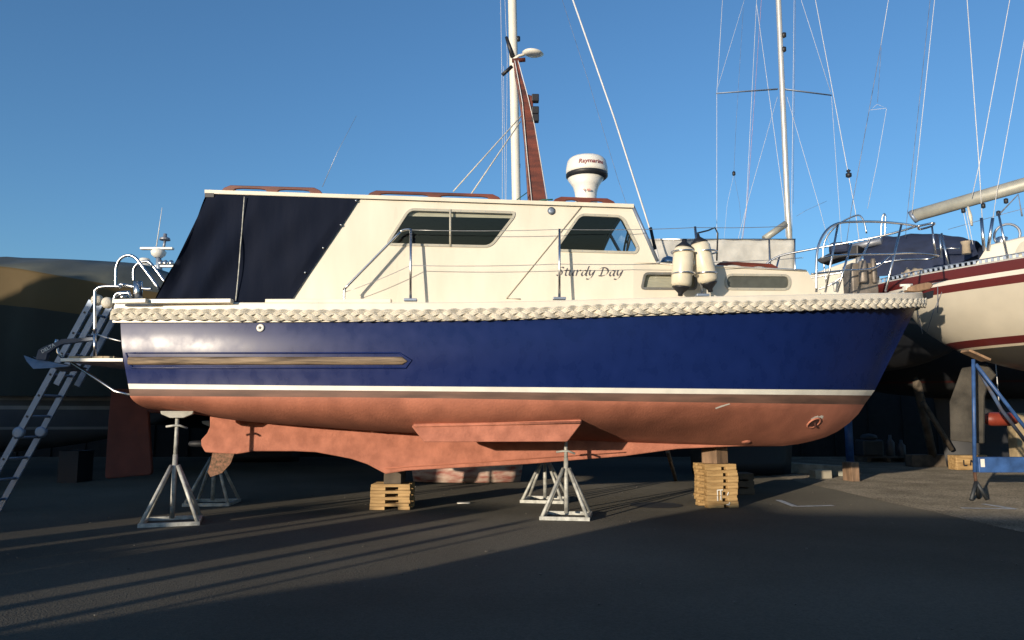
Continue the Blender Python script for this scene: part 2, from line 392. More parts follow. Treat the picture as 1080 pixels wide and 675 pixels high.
for j in range(NJ - 1):
    i = len(m.v); m.v += [tr[j], tr[j + 1], Vector((tr[j + 1].x, -tr[j + 1].y, tr[j + 1].z)), Vector((tr[j].x, -tr[j].y, tr[j].z))]; m.face((i, i+1, i+2, i+3), hull_m(j))
hull = m.build('hull', [navy, bootwhite, bootbrown, anti], boat)
bm = bmesh.new(); bm.from_mesh(hull.data); bmesh.ops.remove_doubles(bm, verts=bm.verts, dist=.001); bmesh.ops.recalc_face_normals(bm, faces=bm.faces)
for e in bm.edges:
    if len(e.link_faces) == 2 and e.calc_face_angle() > R(50): e.smooth = False
bm.to_mesh(hull.data); bm.free()
def hull_at(px, py, out=0.0):             # point on the near hull side under a pixel
    lo, hi = .0, 1.0
    best = None
    for i in range(NU):
        for j in range(NJ - 1):
            q = [rows[i][j], rows[i + 1][j], rows[i + 1][j + 1], rows[i][j + 1]]
            pp = [FR.px(a) for a in q]
            if min(a[0] for a in pp) - .01 <= px <= max(a[0] for a in pp) + .01 and min(a[1] for a in pp) - .01 <= py <= max(a[1] for a in pp) + .01:
                n = (q[1] - q[0]).cross(q[3] - q[0]).normalized()
                if n.y > 0: n = -n
                p = FR.PP(px, py, q[0], n); return p + n * out, n
    return FR.P(px, py, 1.3), Vector((0, -1, 0))
def b_sheer(x): # half breadth of the deck edge at local x
    _, _, s0, s1 = LEV[0]; return BM * sinterp(F_TOP, max(0, min(1, (x - s0) / (s1 - s0))))

# cream bulwark strip, deck
R_DECK = [(100, 318.5), (300, 318.8), (450, 318.8), (560, 317.3), (690, 313.8), (850, 310.3), (985, 308)]
S0T = FR.P(119, 325, 1.2).x; S1T = FR.P(972, 314, 0).x
def sheer_pt(u, rows_, off):
    x = S0T + (S1T - S0T) * u; b = max(BM * sinterp(F_TOP, u), .012) + off; return Vector((x, -b, FR.solve_z(x, b, rows_)))
def rail_path(rows_, off, n=90):
    out = []
    for i in range(n + 1):
        u = i / n; u = u if u < .8 else .8 + .2 * (1 - (1 - (u - .8) / .2)**1.6); out.append(sheer_pt(u, rows_, off))
    return out
pt = rail_path(R_DECK, .015); pb_ = rail_path(R_TOP, .03)
m = MB()
for sg in (1, -1):
    sec = []
    for a, b in zip(pt, pb_):
        inn = max(0, abs(a.y) - .13)
        q = [Vector((b.x, b.y + .03, b.z - .012)), b + Vector((0, 0, -.012)), Vector((a.x, a.y, a.z - .012)), a + Vector((0, .012, 0)), Vector((a.x, -inn, a.z + .004)), Vector((a.x, -max(0, inn - .02), a.z - .05))]
        sec.append([Vector((p.x, p.y * sg, p.z)) for p in q])
    m.grid(sec, smooth=False)
a, b = pt[0], pb_[0]
i = len(m.v); m.v += [a, b, Vector((b.x, -b.y, b.z)), Vector((a.x, -a.y, a.z))]; m.face((i, i+1, i+2, i+3))
m.build('bulwark', cream, boat)
m = MB(); m.grid([[Vector((p.x, p.y * (1 - 2 * k / 8) * .95, p.z - .03 + .05 * (1 - (1 - 2 * k / 8)**2))) for k in range(9)] for p in pt]); m.build('deck', cream, boat)
m = MB()                                  # three raised cream ledges along the bulwark top
for x0, x1 in ((121, 156), (158, 245), (281, 413)):
    A = FR.P(x0, 317.6, 1.30); B_ = FR.P(x1, 318.2, 1.36); m.box((A + B_) / 2, ((B_ - A).length, .09, .045), rot=math.atan2(B_.y - A.y, B_.x - A.x))
m.build('deck_ledge', cream, boat, bevel=.006)

# plaited rope fender along the deck edge
R_ROPE = [(100, 331.3), (450, 332.3), (560, 330.3), (690, 325.5), (820, 322.5), (920, 320.3), (985, 319.3)]
base = []
NP = 640
for sgn in (1, -1):
    side = [sheer_pt(i / NP, R_ROPE, .065) for i in range(NP + 1)]
    base.append([Vector((p.x, p.y * sgn, p.z)) for p in side])
start = [Vector((base[0][0].x - .09 * (1 - t), base[0][0].y, base[0][0].z)) for t in (0, .5)]
rope = empty('rope_fender'); rope.parent = boat
for sgn, path in ((1, base[0]), (-1, base[1])):
    L = 0; arc = [0]
    for a, b in zip(path, path[1:]): L += (b - a).length; arc.append(L)
    for k in range(3):
        m = MB()
        for dz in (-.019, 0, .019):
            pp = []
            for a, d in zip(path, arc):
                t = 2 * math.pi * d / .42 + 2 * math.pi * k / 3
                pp.append(a + Vector((0, -sgn * (.019 * math.sin(2 * t) + .002 * math.sin(d * 37 + k)), ((.036 + .004 * math.sin(d * 5.1)) * math.sin(t) + dz))))
            m.tube(pp, .0125, 6)
        m.build('rope_strand', ropem, rope)
# rope ends at the stern
for px, py, bb in ((102.5, 316.5, 1.0), (113.5, 319.5, 1.18)):
    p = FR.P(px, py, bb); m = MB(); m.lathe(p, [(.0, -.05), (.045, -.045), (.062, -.02), (.062, .02), (.045, .045), (.018, .05), (.016, .02), (0, .02)], 16, axis='Y'); m.build('rope_end', ropem, rope)

# hull details
m = MB(); tp = []
top = [hull_at(x, 376.3)[0] for x in range(136, 425, 8)]; bot = [hull_at(x, 384.8)[0] for x in range(136, 425, 8)]
sec = []
for a, b in zip(top, bot):
    c = (a + b) / 2; h = (a - b).length / 2; sec.append([c + Vector((0, -.036 * max(0, math.cos(t)) ** .7, h * math.sin(t))) for t in [math.pi / 2 * (k / 4 - 1) for k in range(9)]])
tip = hull_at(430, 381)[0] + Vector((0, -.008, 0)); sec.append([tip.lerp(q, .12) for q in sec[-1]])
m.grid(sec); i0 = len(m.v); m.v += sec[0]; m.face(range(i0, i0 + 9))
strake = m.build('rubbing_strake', oldwood, hull)
m = MB()                                  # navy bead round the strake
bead = [hull_at(x, 372.3, .004)[0] for x in range(133, 429, 12)] + [hull_at(434, 380, .004)[0]] + [hull_at(x, 388, .004)[0] for x in range(428, 133, -12)]
m.tube(bead, .011, 6, closed=True); m.build('strake_bead', navy, hull)
p, n = hull_at(275, 346, .004); m = MB(); m.lathe(p, [(.012, 0), (.012, .004), (.02, .016), (.04, .014), (.046, 0)], 18, axis=n); m.build('drain_fitting', white, hull)
p, n = hull_at(275, 346, .008); m = MB(); m.lathe(p, [(.017, 0), (.015, .003)], 12, axis=n); m.build('drain_hole', blk, hull)
p, n = hull_at(858, 446, .0); ut = Vector((0, 0, 1)).cross(n).normalized(); vt = n.cross(ut)
m = MB(); m.lathe(p, [(.075, -.05), (.075, .012), (.09, .016), (.098, .0)], 24, axis=n); m.build('thruster_ring', anti2, hull)
m = MB(); m.lathe(p + n * .004, [(.001, 0), (.073, .001)], 24, axis=n); m.build('thruster_opening', mat('bore shade', (.07, .022, .016), .9), hull)  # flat disc closing the bore, its inner shade put into the colour
m = MB(); m.box(p + n * .012 + ut * .018, (.022, .008, .09), rot=.3); m.build('thruster_blade', darkred, hull)
random.seed(5); an_ = [R(x) for x in range(50, 150, 8)]; pts_ = []
for a_ in an_: pts_.append(hull_at(*FR.px(p + ut * .105 * math.cos(a_) + vt * .105 * math.sin(a_)), .006)[0])
for a_ in an_[::-1]: r_ = .118 + random.uniform(0, .03); pts_.append(hull_at(*FR.px(p + ut * r_ * math.cos(a_) + vt * r_ * math.sin(a_)), .006)[0])
m = MB(); m.poly(pts_); m.build('primer_patch', white, hull)
m = MB(); m.poly([hull_at(x_, y_, .005)[0] for x_, y_ in ((754, 430), (760, 427.5), (769, 425), (770, 426), (761, 429), (755, 431))]); m.build('paint_scuff', white, hull)
p, n = hull_at(787, 466, .0); m = MB(); m.lathe(p, [(.07, -.02), (.05, .012), (.02, .018)], 12, axis=n); m.build('transducer', anti2, hull)

# central keel
kp = [(221, 441), (221, 450), (218, 457), (211.5, 464), (212, 470), (216, 477), (247, 479.5), (267, 476), (310, 476), (333, 477), (360, 482), (370, 484), (387, 489.6), (406.7, 500), (429, 496.5), (556, 489.6), (660, 481), (715, 473.5), (795, 470)]
lo = [FR.P(x, y, .07) for x, y in kp]
up = [(797, 466), (715, 458), (560, 452), (440, 446), (360, 441), (260, 436), (221, 436)]
hi = [FR.P(x, y, .09) for x, y in up]
m = MB(); m.poly(lo + [Vector((p.x, -.07, p.z + .03)) for p in hi], depth=(0, .14, 0)); keel = m.build('keel', anti2, boat, bevel=.02)
a = FR.P(406, 494, .08); b = FR.P(660, 477, .08); m = MB(); m.tube([a, b], .006, 5); m.build('keel_seam', anti, keel)
m = MB(); m.box(FR.P(403.5, 453.5, .2), (.24, .2, .05)); m.build('keel_pad', anti2, keel)
# bilge keels, port and starboard
for sg in (1, -1):
    o1 = [(434, 450), (437, 447), (520, 445), (613, 442.5), (614, 446), (598.5, 466), (447, 466.5)]
    P_ = [FR.P(x, y, 1.17) for x, y in o1]; inner = [Vector((p.x, -.86, p.z + .04)) for p in P_]
    P_ = [Vector((p.x, p.y * sg, p.z)) for p in P_]; inner = [Vector((p.x, p.y * sg, p.z)) for p in inner]
    m = MB(); i = len(m.v); m.v += P_ + inner; n = len(P_)
    m.face(range(n)); m.face(range(2 * n - 1, n - 1, -1))
    for k in range(n): m.face((k, (k + 1) % n, n + (k + 1) % n, n + k))
    bk = m.build('bilge_keel', anti2, boat, bevel=.012)
    if sg == 1:
        a = FR.P(437, 449, 1.178); b = FR.P(612, 445.5, 1.178); m = MB(); m.tube([a, b], .016, 6); m.build('flange', anti2, bk)
# rudder, propeller
m = MB(); m.poly([FR.P(x, y, .03) for x, y in ((117, 410), (114, 440), (110, 503), (113, 505), (158, 501), (160, 498), (156, 433), (155, 410))], depth=(0, .06, 0)); rud = m.build('rudder', darkred, boat, bevel=.015)
m = MB()
for yy in (419, 432): m.tube([FR.P(150, yy, 0), FR.P(196, yy + 4, 0)], .03, 8)
m.build('gudgeon', darkred, rud)
hub = FR.P(207, 468, 0); m = MB(); m.lathe(hub, [(.0, -.10), (.03, -.08), (.04, 0), (.04, .22)], 14, axis='X'); prop = m.build('propeller', darkhull, boat)
m = MB(); m.poly([FR.P(x, y, .1) for x, y in ((224, 478), (247, 478.5), (243, 489), (234, 499), (222, 503), (219, 498), (222, 488))], depth=(0, .025, 0)); m.build('blade', foul, prop)
# ---- cabin sides with window openings
B0, KL, ZD = 1.12, .085, 2.42
nrm = Vector((0, -1, -KL)).normalized(); CP0 = Vector((0, -B0, ZD))
def Pc(px, py, out=0.0): return FR.PP(px, py, CP0, nrm) - Vector((0, out, 0))
W1 = rounded([(405.5, 259), (431, 219.5), (543.5, 223), (543, 229), (518, 261.5)], [8, 7, 5, 6, 8])
W2 = rounded([(588, 265.5), (588, 258), (611, 225), (657, 227), (674.5, 262), (671, 268)], [5, 4, 7, 7, 6, 6])
W2F = rounded([(588, 265.5), (588, 258), (611, 219), (657, 220), (674.5, 262), (671, 268)], [5, 4, 7, 7, 6, 6])
def shrink(poly, d):
    out = []; n = len(poly); area = sum(poly[i][0] * poly[(i+1) % n][1] - poly[(i+1) % n][0] * poly[i][1] for i in range(n))
    for i in range(n):
        a, p, b = Vector(poly[i-1]), Vector(poly[i]), Vector(poly[(i+1) % n]); t = (b - a)
        if t.length < 1e-6: out.append(p); continue
        t.normalize(); nn = Vector((-t.y, t.x)) * (1 if area > 0 else -1); out.append(p + nn * d)
    return out
CABO = [(304, 320), (343, 262), (380, 207), (520, 210.5), (667, 215.5), (682, 247), (695, 277.3), (668, 277.3), (668, 316), (560, 320), (430, 322)]
mir = lambda p: Vector((p.x, -p.y, p.z))
for sg in (1, -1):
    fx = (lambda p: p) if sg == 1 else mir
    m = MB(); m.poly([fx(Pc(*q)) for q in CABO], [[fx(Pc(*q)) for q in shrink(W1, 2)], [fx(Pc(*q)) for q in shrink(W2 if sg == 1 else W2F, 2)]], depth=(0, .035 * sg, 0), m=0, mback=1)
    m.build('cabin_side', [cream, inter], boat)
def window(poly, pane_mat, parent_pts, sg=1, mull=None, curt=None, thick=2.6, fmat=alu):
    fx = (lambda p: p) if sg == 1 else mir
    o = [fx(parent_pts(*q, .012)) for q in poly]; ii = [fx(parent_pts(*q, .012)) for q in shrink(poly, thick)]
    m = MB(); m.poly(o, [ii], depth=(0, .03 * sg, 0)); f = m.build('window', fmat, boat, bevel=.004)
    m = MB(); m.poly([fx(parent_pts(*q, -.008)) for q in shrink(poly, thick * .6)]); m.build('pane', pane_mat, f, fix=False)
    if sg == 1:
        n_ = len(poly); tot = [0]
        for k in range(n_): tot.append(tot[-1] + (Vector(poly[(k + 1) % n_]) - Vector(poly[k])).length)
        ring = shrink(poly, thick * .5); m = MB()
        for q_ in range(int(tot[-1] / 13)):
            d_ = q_ * 13; k = max(i_ for i_ in range(n_) if tot[i_] <= d_); t_ = (d_ - tot[k]) / max(1e-6, tot[k + 1] - tot[k]); w_ = ring[k].lerp(ring[(k + 1) % n_], t_)
            m.lathe(parent_pts(*w_, .012), [(.005, 0), (.004, .002)], 6, axis=Vector((0, -1, 0)))
        sc_ = m.build('frame_screws', alu, f); sc_['kind'] = 'stuff'
    if mull:
        a, b = fx(parent_pts(*mull[0], .01)), fx(parent_pts(*mull[1], .01)); m = MB(); m.tube([a, b], .013, 6); m.build('mullion', fmat, f)
    if curt:
        m = MB(); m.poly([fx(parent_pts(*q, -.05)) for q in curt]); m.build('curtain', curtain, f)
    return f
frm = mat('window rubber frame', (.42, .40, .33), .5, var=.1)
window(W1, clear, Pc, 1, ((475, 221), (475, 260.5)), [(425, 219), (545, 222), (540, 229), (422, 226.5)], fmat=frm)
window(W2, clear, Pc, 1, fmat=frm); window(W1, fog, Pc, -1, ((475, 221), (475, 260.5)), fmat=frm); window(W2F, clear, Pc, -1, fmat=frm)
# seam strip on the cabin side
m = MB(); m.tube([Pc(613, 218.5, .004), Pc(534, 315, .004), Pc(549, 315.5, .004)], .007, 6); m.build('seam_strip', mat('seam trim', (.42, .37, .28), .6), boat)
m = MB(); m.lathe(Pc(581.5, 222.5, .0), [(.03, 0), (.045, .008), (.02, .02), (.0, .02)], 16, axis=Vector((0, -1, 0))); m.build('vent_fitting', alu, boat)
# roof slab with camber
roof_rows = []
RT = [(217, 201), (300, 203.6), (440, 208.2), (560, 212.4), (668, 216)]
for px, py in RT:
    a = Pc(px, py); zt = a.z; prof = []
    hb = abs(a.y) + .035
    for k in range(13):
        t = -1 + 2 * k / 12; prof.append(Vector((a.x, -hb * -t, zt + .11 * (1 - t * t) - (.0 if abs(t) < 1 else .0))))
    low = [Vector((p.x, p.y * .995, p.z - .045)) for p in prof[::-1]]
    roof_rows.append(prof + low)
m = MB(); rws = [r_ + [r_[0]] for r_ in roof_rows]
m.grid(rws, mf=lambda i, j: 0 if j < 12 or j in (12, 25) else 1, smooth=False)
for e in (0, -1):
    i = len(m.v); m.v += roof_rows[e]; m.face(range(i, i + 26))
roof = m.build('roof', [cream, hood], boat, bevel=.008)
def grab_rail(x0, x1, ya, yb, nfeet, parent, bfn, h=.05):
    """wooden handrail: arched feet between x0..x1 pixels; ya/yb base rows"""
    A, B_ = bfn(x0, ya), bfn(x1, yb); d = B_ - A; L = d.length; t = d.normalized(); up = Vector((0, 0, 1)); z = lambda s, hh: A + t * s + up * hh
    outer = [z(0, 0), z(.03, h * .55), z(.10, h), z(L - .10, h), z(L - .03, h * .55), z(L, 0)]
    n = nfeet - 1; fw = .10; sp = (L - .16) / n
    under = []
    for k in range(n, 0, -1):
        r0 = .08 + sp * k - fw / 2; l0 = .08 + sp * (k - 1) + fw / 2
        under += [z(r0, 0), z(r0 - .03, h * .42), z(r0 - .09, h * .52), z(l0 + .09, h * .52), z(l0 + .03, h * .42), z(l0, 0)]
    m = MB(); m.poly(outer + under, depth=(0, .035, 0)); return m.build('grab_rail', wood, parent, bevel=.006)
for sg in (1, -1):
    for x0, x1, ya, yb in ((231, 339, 201, 204), (386, 529, 206.5, 211), (583, 651, 213, 215.5)):
        def bf(px, py):
            p = Pc(px, py); p = Vector((p.x, p.y + .06, p.z + .015)); return p if sg == 1 else mir(p)
        grab_rail(x0, x1, ya, yb, 3, roof, bf, .07)
# windscreen: frame posts and glass, wipers
A = Pc(667, 217); B_ = Pc(693, 275)
wt, wb = [Vector((A.x, A.y * k, A.z + .09 * (1 - k * k))) for k in (1, .36, -.36, -1)], [Vector((B_.x + .10 * (1 - k * k), B_.y * k, B_.z)) for k in (1, .36, -.36, -1)]
m = MB()
for a, b in zip(wt, wb): m.tube([a, b], .022, 6)
m.tube(wt, .025, 6); m.tube(wb, .025, 6); ws = m.build('windscreen', alu, boat)
for k in range(3):
    m = MB(); m.poly([wt[k], wt[k + 1], wb[k + 1], wb[k]]); m.build('pane', clear, ws, fix=False)
m = MB(); m.tube([FR.P(667, 224, .6), FR.P(683, 255, .62), FR.P(690, 272, .6)], .012, 6); m.tube([FR.P(686, 240, .45), FR.P(691, 263, .45)], .02, 6); m.tube([FR.P(683, 255, .62), FR.P(697, 282, .7), FR.P(708, 287, .9)], .008, 5); m.build('wiper', blk, ws)
# inside: bulkhead, dash, wheel, seat
A = FR.P(640, 300, 0); m = MB(); m.box((A.x + .35, 0, 2.62), (.5, 1.9, .5)); m.build('dashboard', inter, boat)
A = FR.P(662, 254, .35); m = MB(); q = [A + Vector((.08 * math.sin(t) * .5, .19 * math.cos(t), .19 * math.sin(t))) for t in [k * math.pi / 12 for k in range(24)]]
m.tube(q, .014, 6, closed=True)
for k in (0, 8, 16): m.tube([A, q[k]], .009, 5)
m.build('steering_wheel', blk, boat)
m = MB(); m.box((FR.P(560, 300, 0).x, 0, 2.9), (.04, 2.0, .95)); m.box((FR.P(520, 300, 0).x, .55, 2.85), (.5, .6, .7)); m.build('inner_bulkhead', inter, boat)
m = MB(); m.box((FR.P(490, 300, 0).x, 0, 2.36), (3.9, 2.0, .04)); m.build('cabin_sole', hood, boat)

# coachroof forward
CA = Pc(668, 312); CB = FR.P(866, 309, .80)
cdir = Vector((CB.x - CA.x, CB.y - CA.y, 0)).normalized(); cn = Vector((cdir.y, -cdir.x, 0)); cn = cn if cn.y < 0 else -cn; cn = (cn + Vector((0, 0, -.085))).normalized()
def Pf(px, py, out=0.0): return FR.PP(px, py, CA, cn) + cn * out
W3 = rounded([(675, 305.5), (679, 287), (735, 287.5), (735, 306)], [5, 5, 5, 5]); W4 = rounded([(764, 288.5), (834, 289), (834, 306.5), (764, 306)], 8.5, 6)
sidep = [(668, 316), (668, 277.3), (694, 277.3), (760, 280), (848, 284.5), (852, 286.5), (866, 310), (866, 314)]
for sg in (1, -1):
    fx = (lambda p: p) if sg == 1 else mir
    m = MB(); m.poly([fx(Pf(*q)) for q in sidep], [[fx(Pf(*q)) for q in shrink(W3, 2)], [fx(Pf(*q)) for q in shrink(W4, 2)]], depth=(0, .03 * sg, 0), m=0, mback=1)
    m.build('coachroof_side', [cream, inter], boat)
    window(W3, clear, Pf, sg, curt=[(677, 288), (735, 288), (735, 306), (677, 306)], fmat=mat('grey rubber', (.16, .16, .15), .5)); window(W4, mat('smoked acrylic', (.085, .09, .078), .3, var=.2, scale=9), Pf, sg, fmat=frm)
tops = [Pf(*q) for q in ((690, 277.3), (720, 278.2), (760, 280), (800, 282), (848, 284.5), (852, 286.5), (866, 310))]
m = MB(); m.grid([[Vector((p.x + .12 * (1 - t * t) * (i > 3), p.y * t, p.z + .12 * (1 - t * t) * (1 if i < 5 else .8 if i == 5 else .1))) for t in [1 - 2 * k / 10 for k in range(11)]] for i, p in enumerate(tops)]); coach = m.build('coachroof_top', cream, boat)
m = MB(); m.tube([Pf(694, 278, .005), Pf(850, 285.5, .005)], .012, 6); m.build('coachroof_edge', cream, boat)
for sg in (1, -1):
    def bf2(px, py):
        p = Pf(px, py); p = Vector((p.x, p.y + .12, p.z + .02)); return p if sg == 1 else mir(p)
    grab_rail(758, 827, 281, 285, 3, coach, bf2, .075)
m = MB(); m.lathe(FR.P(705, 278, .55), [(.10, 0), (.10, .02), (.07, .07), (.02, .09), (0, .09)], 16); m.build('deck_light', chrome, boat)

# boat name, broad nib lettering
GL = {'S': (.5, [[(.42, .62), (.34, .70), (.2, .68), (.15, .55), (.26, .42), (.35, .26), (.28, .07), (.12, 0), (-.02, .07)]]),
 't': (.30, [[(.17, .62), (.09, .16), (.14, .01), (.26, .07)], [(.0, .44), (.3, .46)]]),
 'u': (.48, [[(-.02, .38), (.08, .45), (.04, .15), (.1, .02), (.22, .1), (.33, .36)], [(.37, .46), (.3, .12), (.34, 0), (.44, .07)]]),
 'r': (.38, [[(-.02, .38), (.09, .45), (.04, 0)], [(.06, .22), (.16, .39), (.26, .46), (.34, .41)]]),
 'd': (.50, [[(.36, .38), (.22, .45), (.08, .32), (.03, .12), (.1, 0), (.22, .08), (.34, .3)], [(.48, .80), (.34, .15), (.37, 0), (.47, .06)]]),
 'y': (.50, [[(-.02, .38), (.08, .45), (.05, .2), (.12, .05), (.22, .12), (.33, .34)], [(.40, .46), (.28, .03), (.13, -.22), (-.04, -.28), (-.1, -.22)]]),
 'D': (.70, [[(.24, .66), (.12, .02)], [(-.02, .58), (.22, .69), (.48, .62), (.60, .38), (.48, .12), (.22, 0), (-.02, .02)]]),
 'a': (.48, [[(.35, .38), (.22, .45), (.08, .32), (.03, .12), (.1, 0), (.22, .08), (.33, .3)], [(.39, .46), (.3, .12), (.34, 0), (.44, .07)]]),
 ' ': (.22, [])}
m = MB(); x = 587.0; nib = Vector((math.cos(R(40)), math.sin(R(40)))) * .052
for ch in 'Sturdy Day':
    adv, st = GL[ch]
    for s_ in st:
        c = curve([(a, b) for a, b in s_], 7); i = len(m.v)
        for q in c:
            for sg in (-1, 1):
                w_ = Vector(q) + nib * sg; m.v.append(Pc(x + w_.x * 15.4 + w_.y * 1.5, 290.8 + (x - 587) * .006 - w_.y * 12.8, .006 + .0004 * len(m.f) / 40))
        for k in range(len(c) - 1): m.face((i + 2*k, i + 2*k + 1, i + 2*k + 3, i + 2*k + 2))
    x += adv * 15.4
tag(m.build('boat_name', letter, boat, fix=False), 'grey italic name lettering on the cabin side')

# canvas canopy
cz = MB(); NSY = 26; NSX = 34
def can_pt(u, v):                         # u from aft edge to front edge, v from top to bottom
    aft = curve([(220, 206), (212, 227), (203, 248), (190, 275), (178, 297), (164, 319)], 8); fw_ = [(380, 208.5), (361, 238), (342, 266), (325, 291), (307, 318.5)]
    k = v * (len(aft) - 1); a = min(int(k), len(aft) - 2); p = aft[a].lerp(aft[a + 1], k - a)
    k = v * 4; a = min(int(k), 3); q = Vector(fw_[a]).lerp(Vector(fw_[a + 1]), k - a)
    return p.lerp(q, u)
rw = []
for i in range(NSX + 1):
    u = i / NSX; col = []
    for j in range(NSY + 1):
        v = j / NSY; q = can_pt(u, v)
        fold = .05 * math.sin(u * 19 + 2.2 * v + 1) * (1 - u)**1.2 * math.sin(v * 3.1) + .03 * math.sin(u * 42 - 6 * v) * max(0, .45 - u) * 2 * v
        fold -= .02 * math.exp(-((u - .40) / .02)**2) * .3
        fold += .022 * math.sin(u * 11 + v * 7) * math.sin(math.pi * u) * v
        col.append(Pc(q.x, q.y, .02 + .028 * math.sin(math.pi * v) * (u < .97) + fold))
    rw.append(col)
m = MB(); m.grid(rw); m.grid([[mir(p) for p in c] for c in rw])
aft = rw[0]; m.grid([[Vector((p.x - .10 * (1 - t * t) - .02 * math.sin(t * 14 + j * .3), p.y * t, p.z)) for t in [1 - 2 * k / 16 for k in range(17)]] for j, p in enumerate(aft)])
can = m.build('canopy', canvas, boat)
bm = bmesh.new(); bm.from_mesh(can.data); bmesh.ops.remove_doubles(bm, verts=bm.verts, dist=.002); bm.to_mesh(can.data); bm.free()
m = MB(); zp = [Pc(*q, .075 - .02 * abs(k - 3) / 3) for k, q in enumerate(((259.5, 209), (258.5, 225), (257.3, 245), (256, 262), (254.5, 280), (252.5, 300), (250.5, 318)))]; m.tube(curve(zp, 4), .007, 5); m.build('zip', galv, can)
for q in ((376, 212.5), (360, 238), (341.5, 262), (322.5, 288), (303, 317)):
    m = MB(); m.lathe(Pc(*q, .03), [(.014, 0), (.012, .008), (.004, .012)], 10, axis=Vector((0, -1, 0))); m.build('snap_button', chrome, can)
m = MB(); m.box(Pc(222, 206.5, .01), (.10, .05, .05)); m.build('canopy_corner', blk, can)

# stanchions, wires, side rail
def bpost(px, py): x = FR.P(px, py, 1.3).x; x = FR.P(px, py, b_sheer(x) - .07).x; return b_sheer(x) - .07
posts = []
for (x0, y0, x1, y1) in ((433, 317.5, 433.2, 241.5), (590, 316, 590, 241.5), (741, 312.5, 733, 239)):
    b = bpost(x0, y0)
    for sg in (1, -1):
        fx = (lambda p: p) if sg == 1 else mir
        m = MB(); m.tube([fx(FR.P(x0, y0, b)), fx(FR.P(x1, y1, b))], .0145, 8); s_ = m.build('stanchion', chrome, boat)
        q = fx(FR.P(x0, y0, b)); m = MB(); m.box(q + Vector((0, 0, .012)), (.14, .07, .028)); m.build('socket', alu, s_, bevel=.005)
    posts.append(b)
b1, b2, b3 = posts
for sg in (1, -1):
    fx = (lambda p: p) if sg == 1 else mir
    m = MB(); q = [(363, 318), (363, 309), (364, 305), (367, 301), (418, 249), (422, 244.5), (427, 242.3), (433, 242)]
    m.tube([fx(FR.P(x, y, b1)) for x, y in curve(q, 3)], .0145, 8); m.build('side_rail', chrome, boat)
    bp = bpost(855, 309)
    for w_ in ([(433, 242.5, b1), (590, 242, b2), (734, 240, b3), (850, 237.5, bp)], [(364, 308, b1), (433, 280, b1), (590, 278.5, b2), (738, 277, b3), (868, 270, bp)]):
        pp = [];
        for (xa, ya, ba), (xb, yb, bb) in zip(w_, w_[1:]):
            a, c = FR.P(xa, ya, ba), FR.P(xb, yb, bb)
            for k in range(6):
                t = k / 6; p = a.lerp(c, t); p.z -= .014 * 4 * t * (1 - t); pp.append(fx(p))
        m = MB(); m.tube(pp, .0038, 5); m.build('lifeline', wire, boat)
# pulpit: top rail, middle rail, legs, both sides
XB = FR.P(982, 240, 0).x
def pul(px, py): 
    b = .6
    for _ in range(6):
        x = FR.P(px, py, b).x; b = max(.0, b_sheer(x - .12) - .06) if x < XB else 0
    return FR.P(px, py, b)
top_q = [(861, 308), (861, 280), (863, 260), (871, 244), (884, 235.5), (905, 233.8), (929, 234), (952, 236), (968, 238.5)]
topn = [pul(*q) for q in curve(top_q, 4)]; tip = Vector((XB, 0, topn[-1].z - .0))
m = MB(); front = curve([topn[-2], topn[-1], Vector((XB - .06, -.16, tip.z)), Vector((XB, 0, tip.z)), Vector((XB - .06, .16, tip.z)), mir(topn[-1]), mir(topn[-2])], 5)
m.tube(topn[:-2] + front + [mir(p) for p in topn[:-2]][::-1], .0145, 8)
mid = [pul(*q) for q in ((866, 272), (878, 269.5), (905, 268.5), (940, 268), (962, 267))]
tp2 = curve([mid[-2], mid[-1], Vector((XB - .02, -.12, mid[-1].z)), Vector((XB + .02, 0, mid[-1].z)), Vector((XB - .02, .12, mid[-1].z)), mir(mid[-1]), mir(mid[-2])], 4)
m.tube(mid[:-2] + tp2 + [mir(p) for p in mid[:-2]][::-1], .012, 8)
for sg in (1, -1):
    fx = (lambda p: p) if sg == 1 else mir
    for (x0, y0, x1, y1) in ((870.5, 308, 884, 235.5), (883, 308, 898, 257), (934, 307, 951, 236)): m.tube([fx(pul(x0, y0)), fx(pul(x1, y1))], .0135, 8)
    m.tube([fx(pul(*q)) for q in curve([(856, 289), (878, 286.5), (893, 285), (915, 284), (927, 280), (939, 269)], 3)], .0115, 7)
m.tube([Vector((XB, -.02, tip.z)), Vector((XB + .02, -.02, mid[-1].z))], .012, 7)
m.build('pulpit', chrome, boat)
# windlass, anchor roller, anchor on the bow
p = FR.P(908, 309, .0); m = MB(); m.box(p + Vector((0, 0, .16)), (.34, .26, .42)); m.tube([p + Vector((-.06, -.2, .1)), p + Vector((-.06, -.2, .38))], .05, 12); m.tube([p + Vector((.1, -.16, .1)), p + Vector((.1, -.16, .42))], .03, 12); m.build('windlass', mat('weathered metal', (.22, .19, .16), .55, .4, var=.4), boat, bevel=.02)
p = FR.P(956, 303.5, .0); m = MB(); m.box(p, (.06, .08, .07)); m.tube([p + Vector((-.08, 0, .03)), p + Vector((.08, 0, .04))], .016, 8); m.build('bow_cleat', white, boat)
m = MB(); m.poly([FR.P(x, y, .07) for x, y in ((958, 303), (966, 300), (979, 297.5), (983.5, 298.5), (985, 301), (981, 305), (968, 307.5), (958, 307))], depth=(0, .12, 0)); m.build('bow_roller', baulk, boat, bevel=.02)
m = MB(); m.poly([FR.P(x, y, .1) for x, y in ((976, 309), (985, 306), (984, 314), (978, 315))], depth=(0, .2, 0)); m.build('bow_chock', blk, boat)
p = FR.P(882, 304, .55); m = MB(); m.lathe(p, [(.03, -.04), (.035, .03), (.05, .06), (.03, .08), (0, .08)], 12); m.build('deck_filler', white, boat)

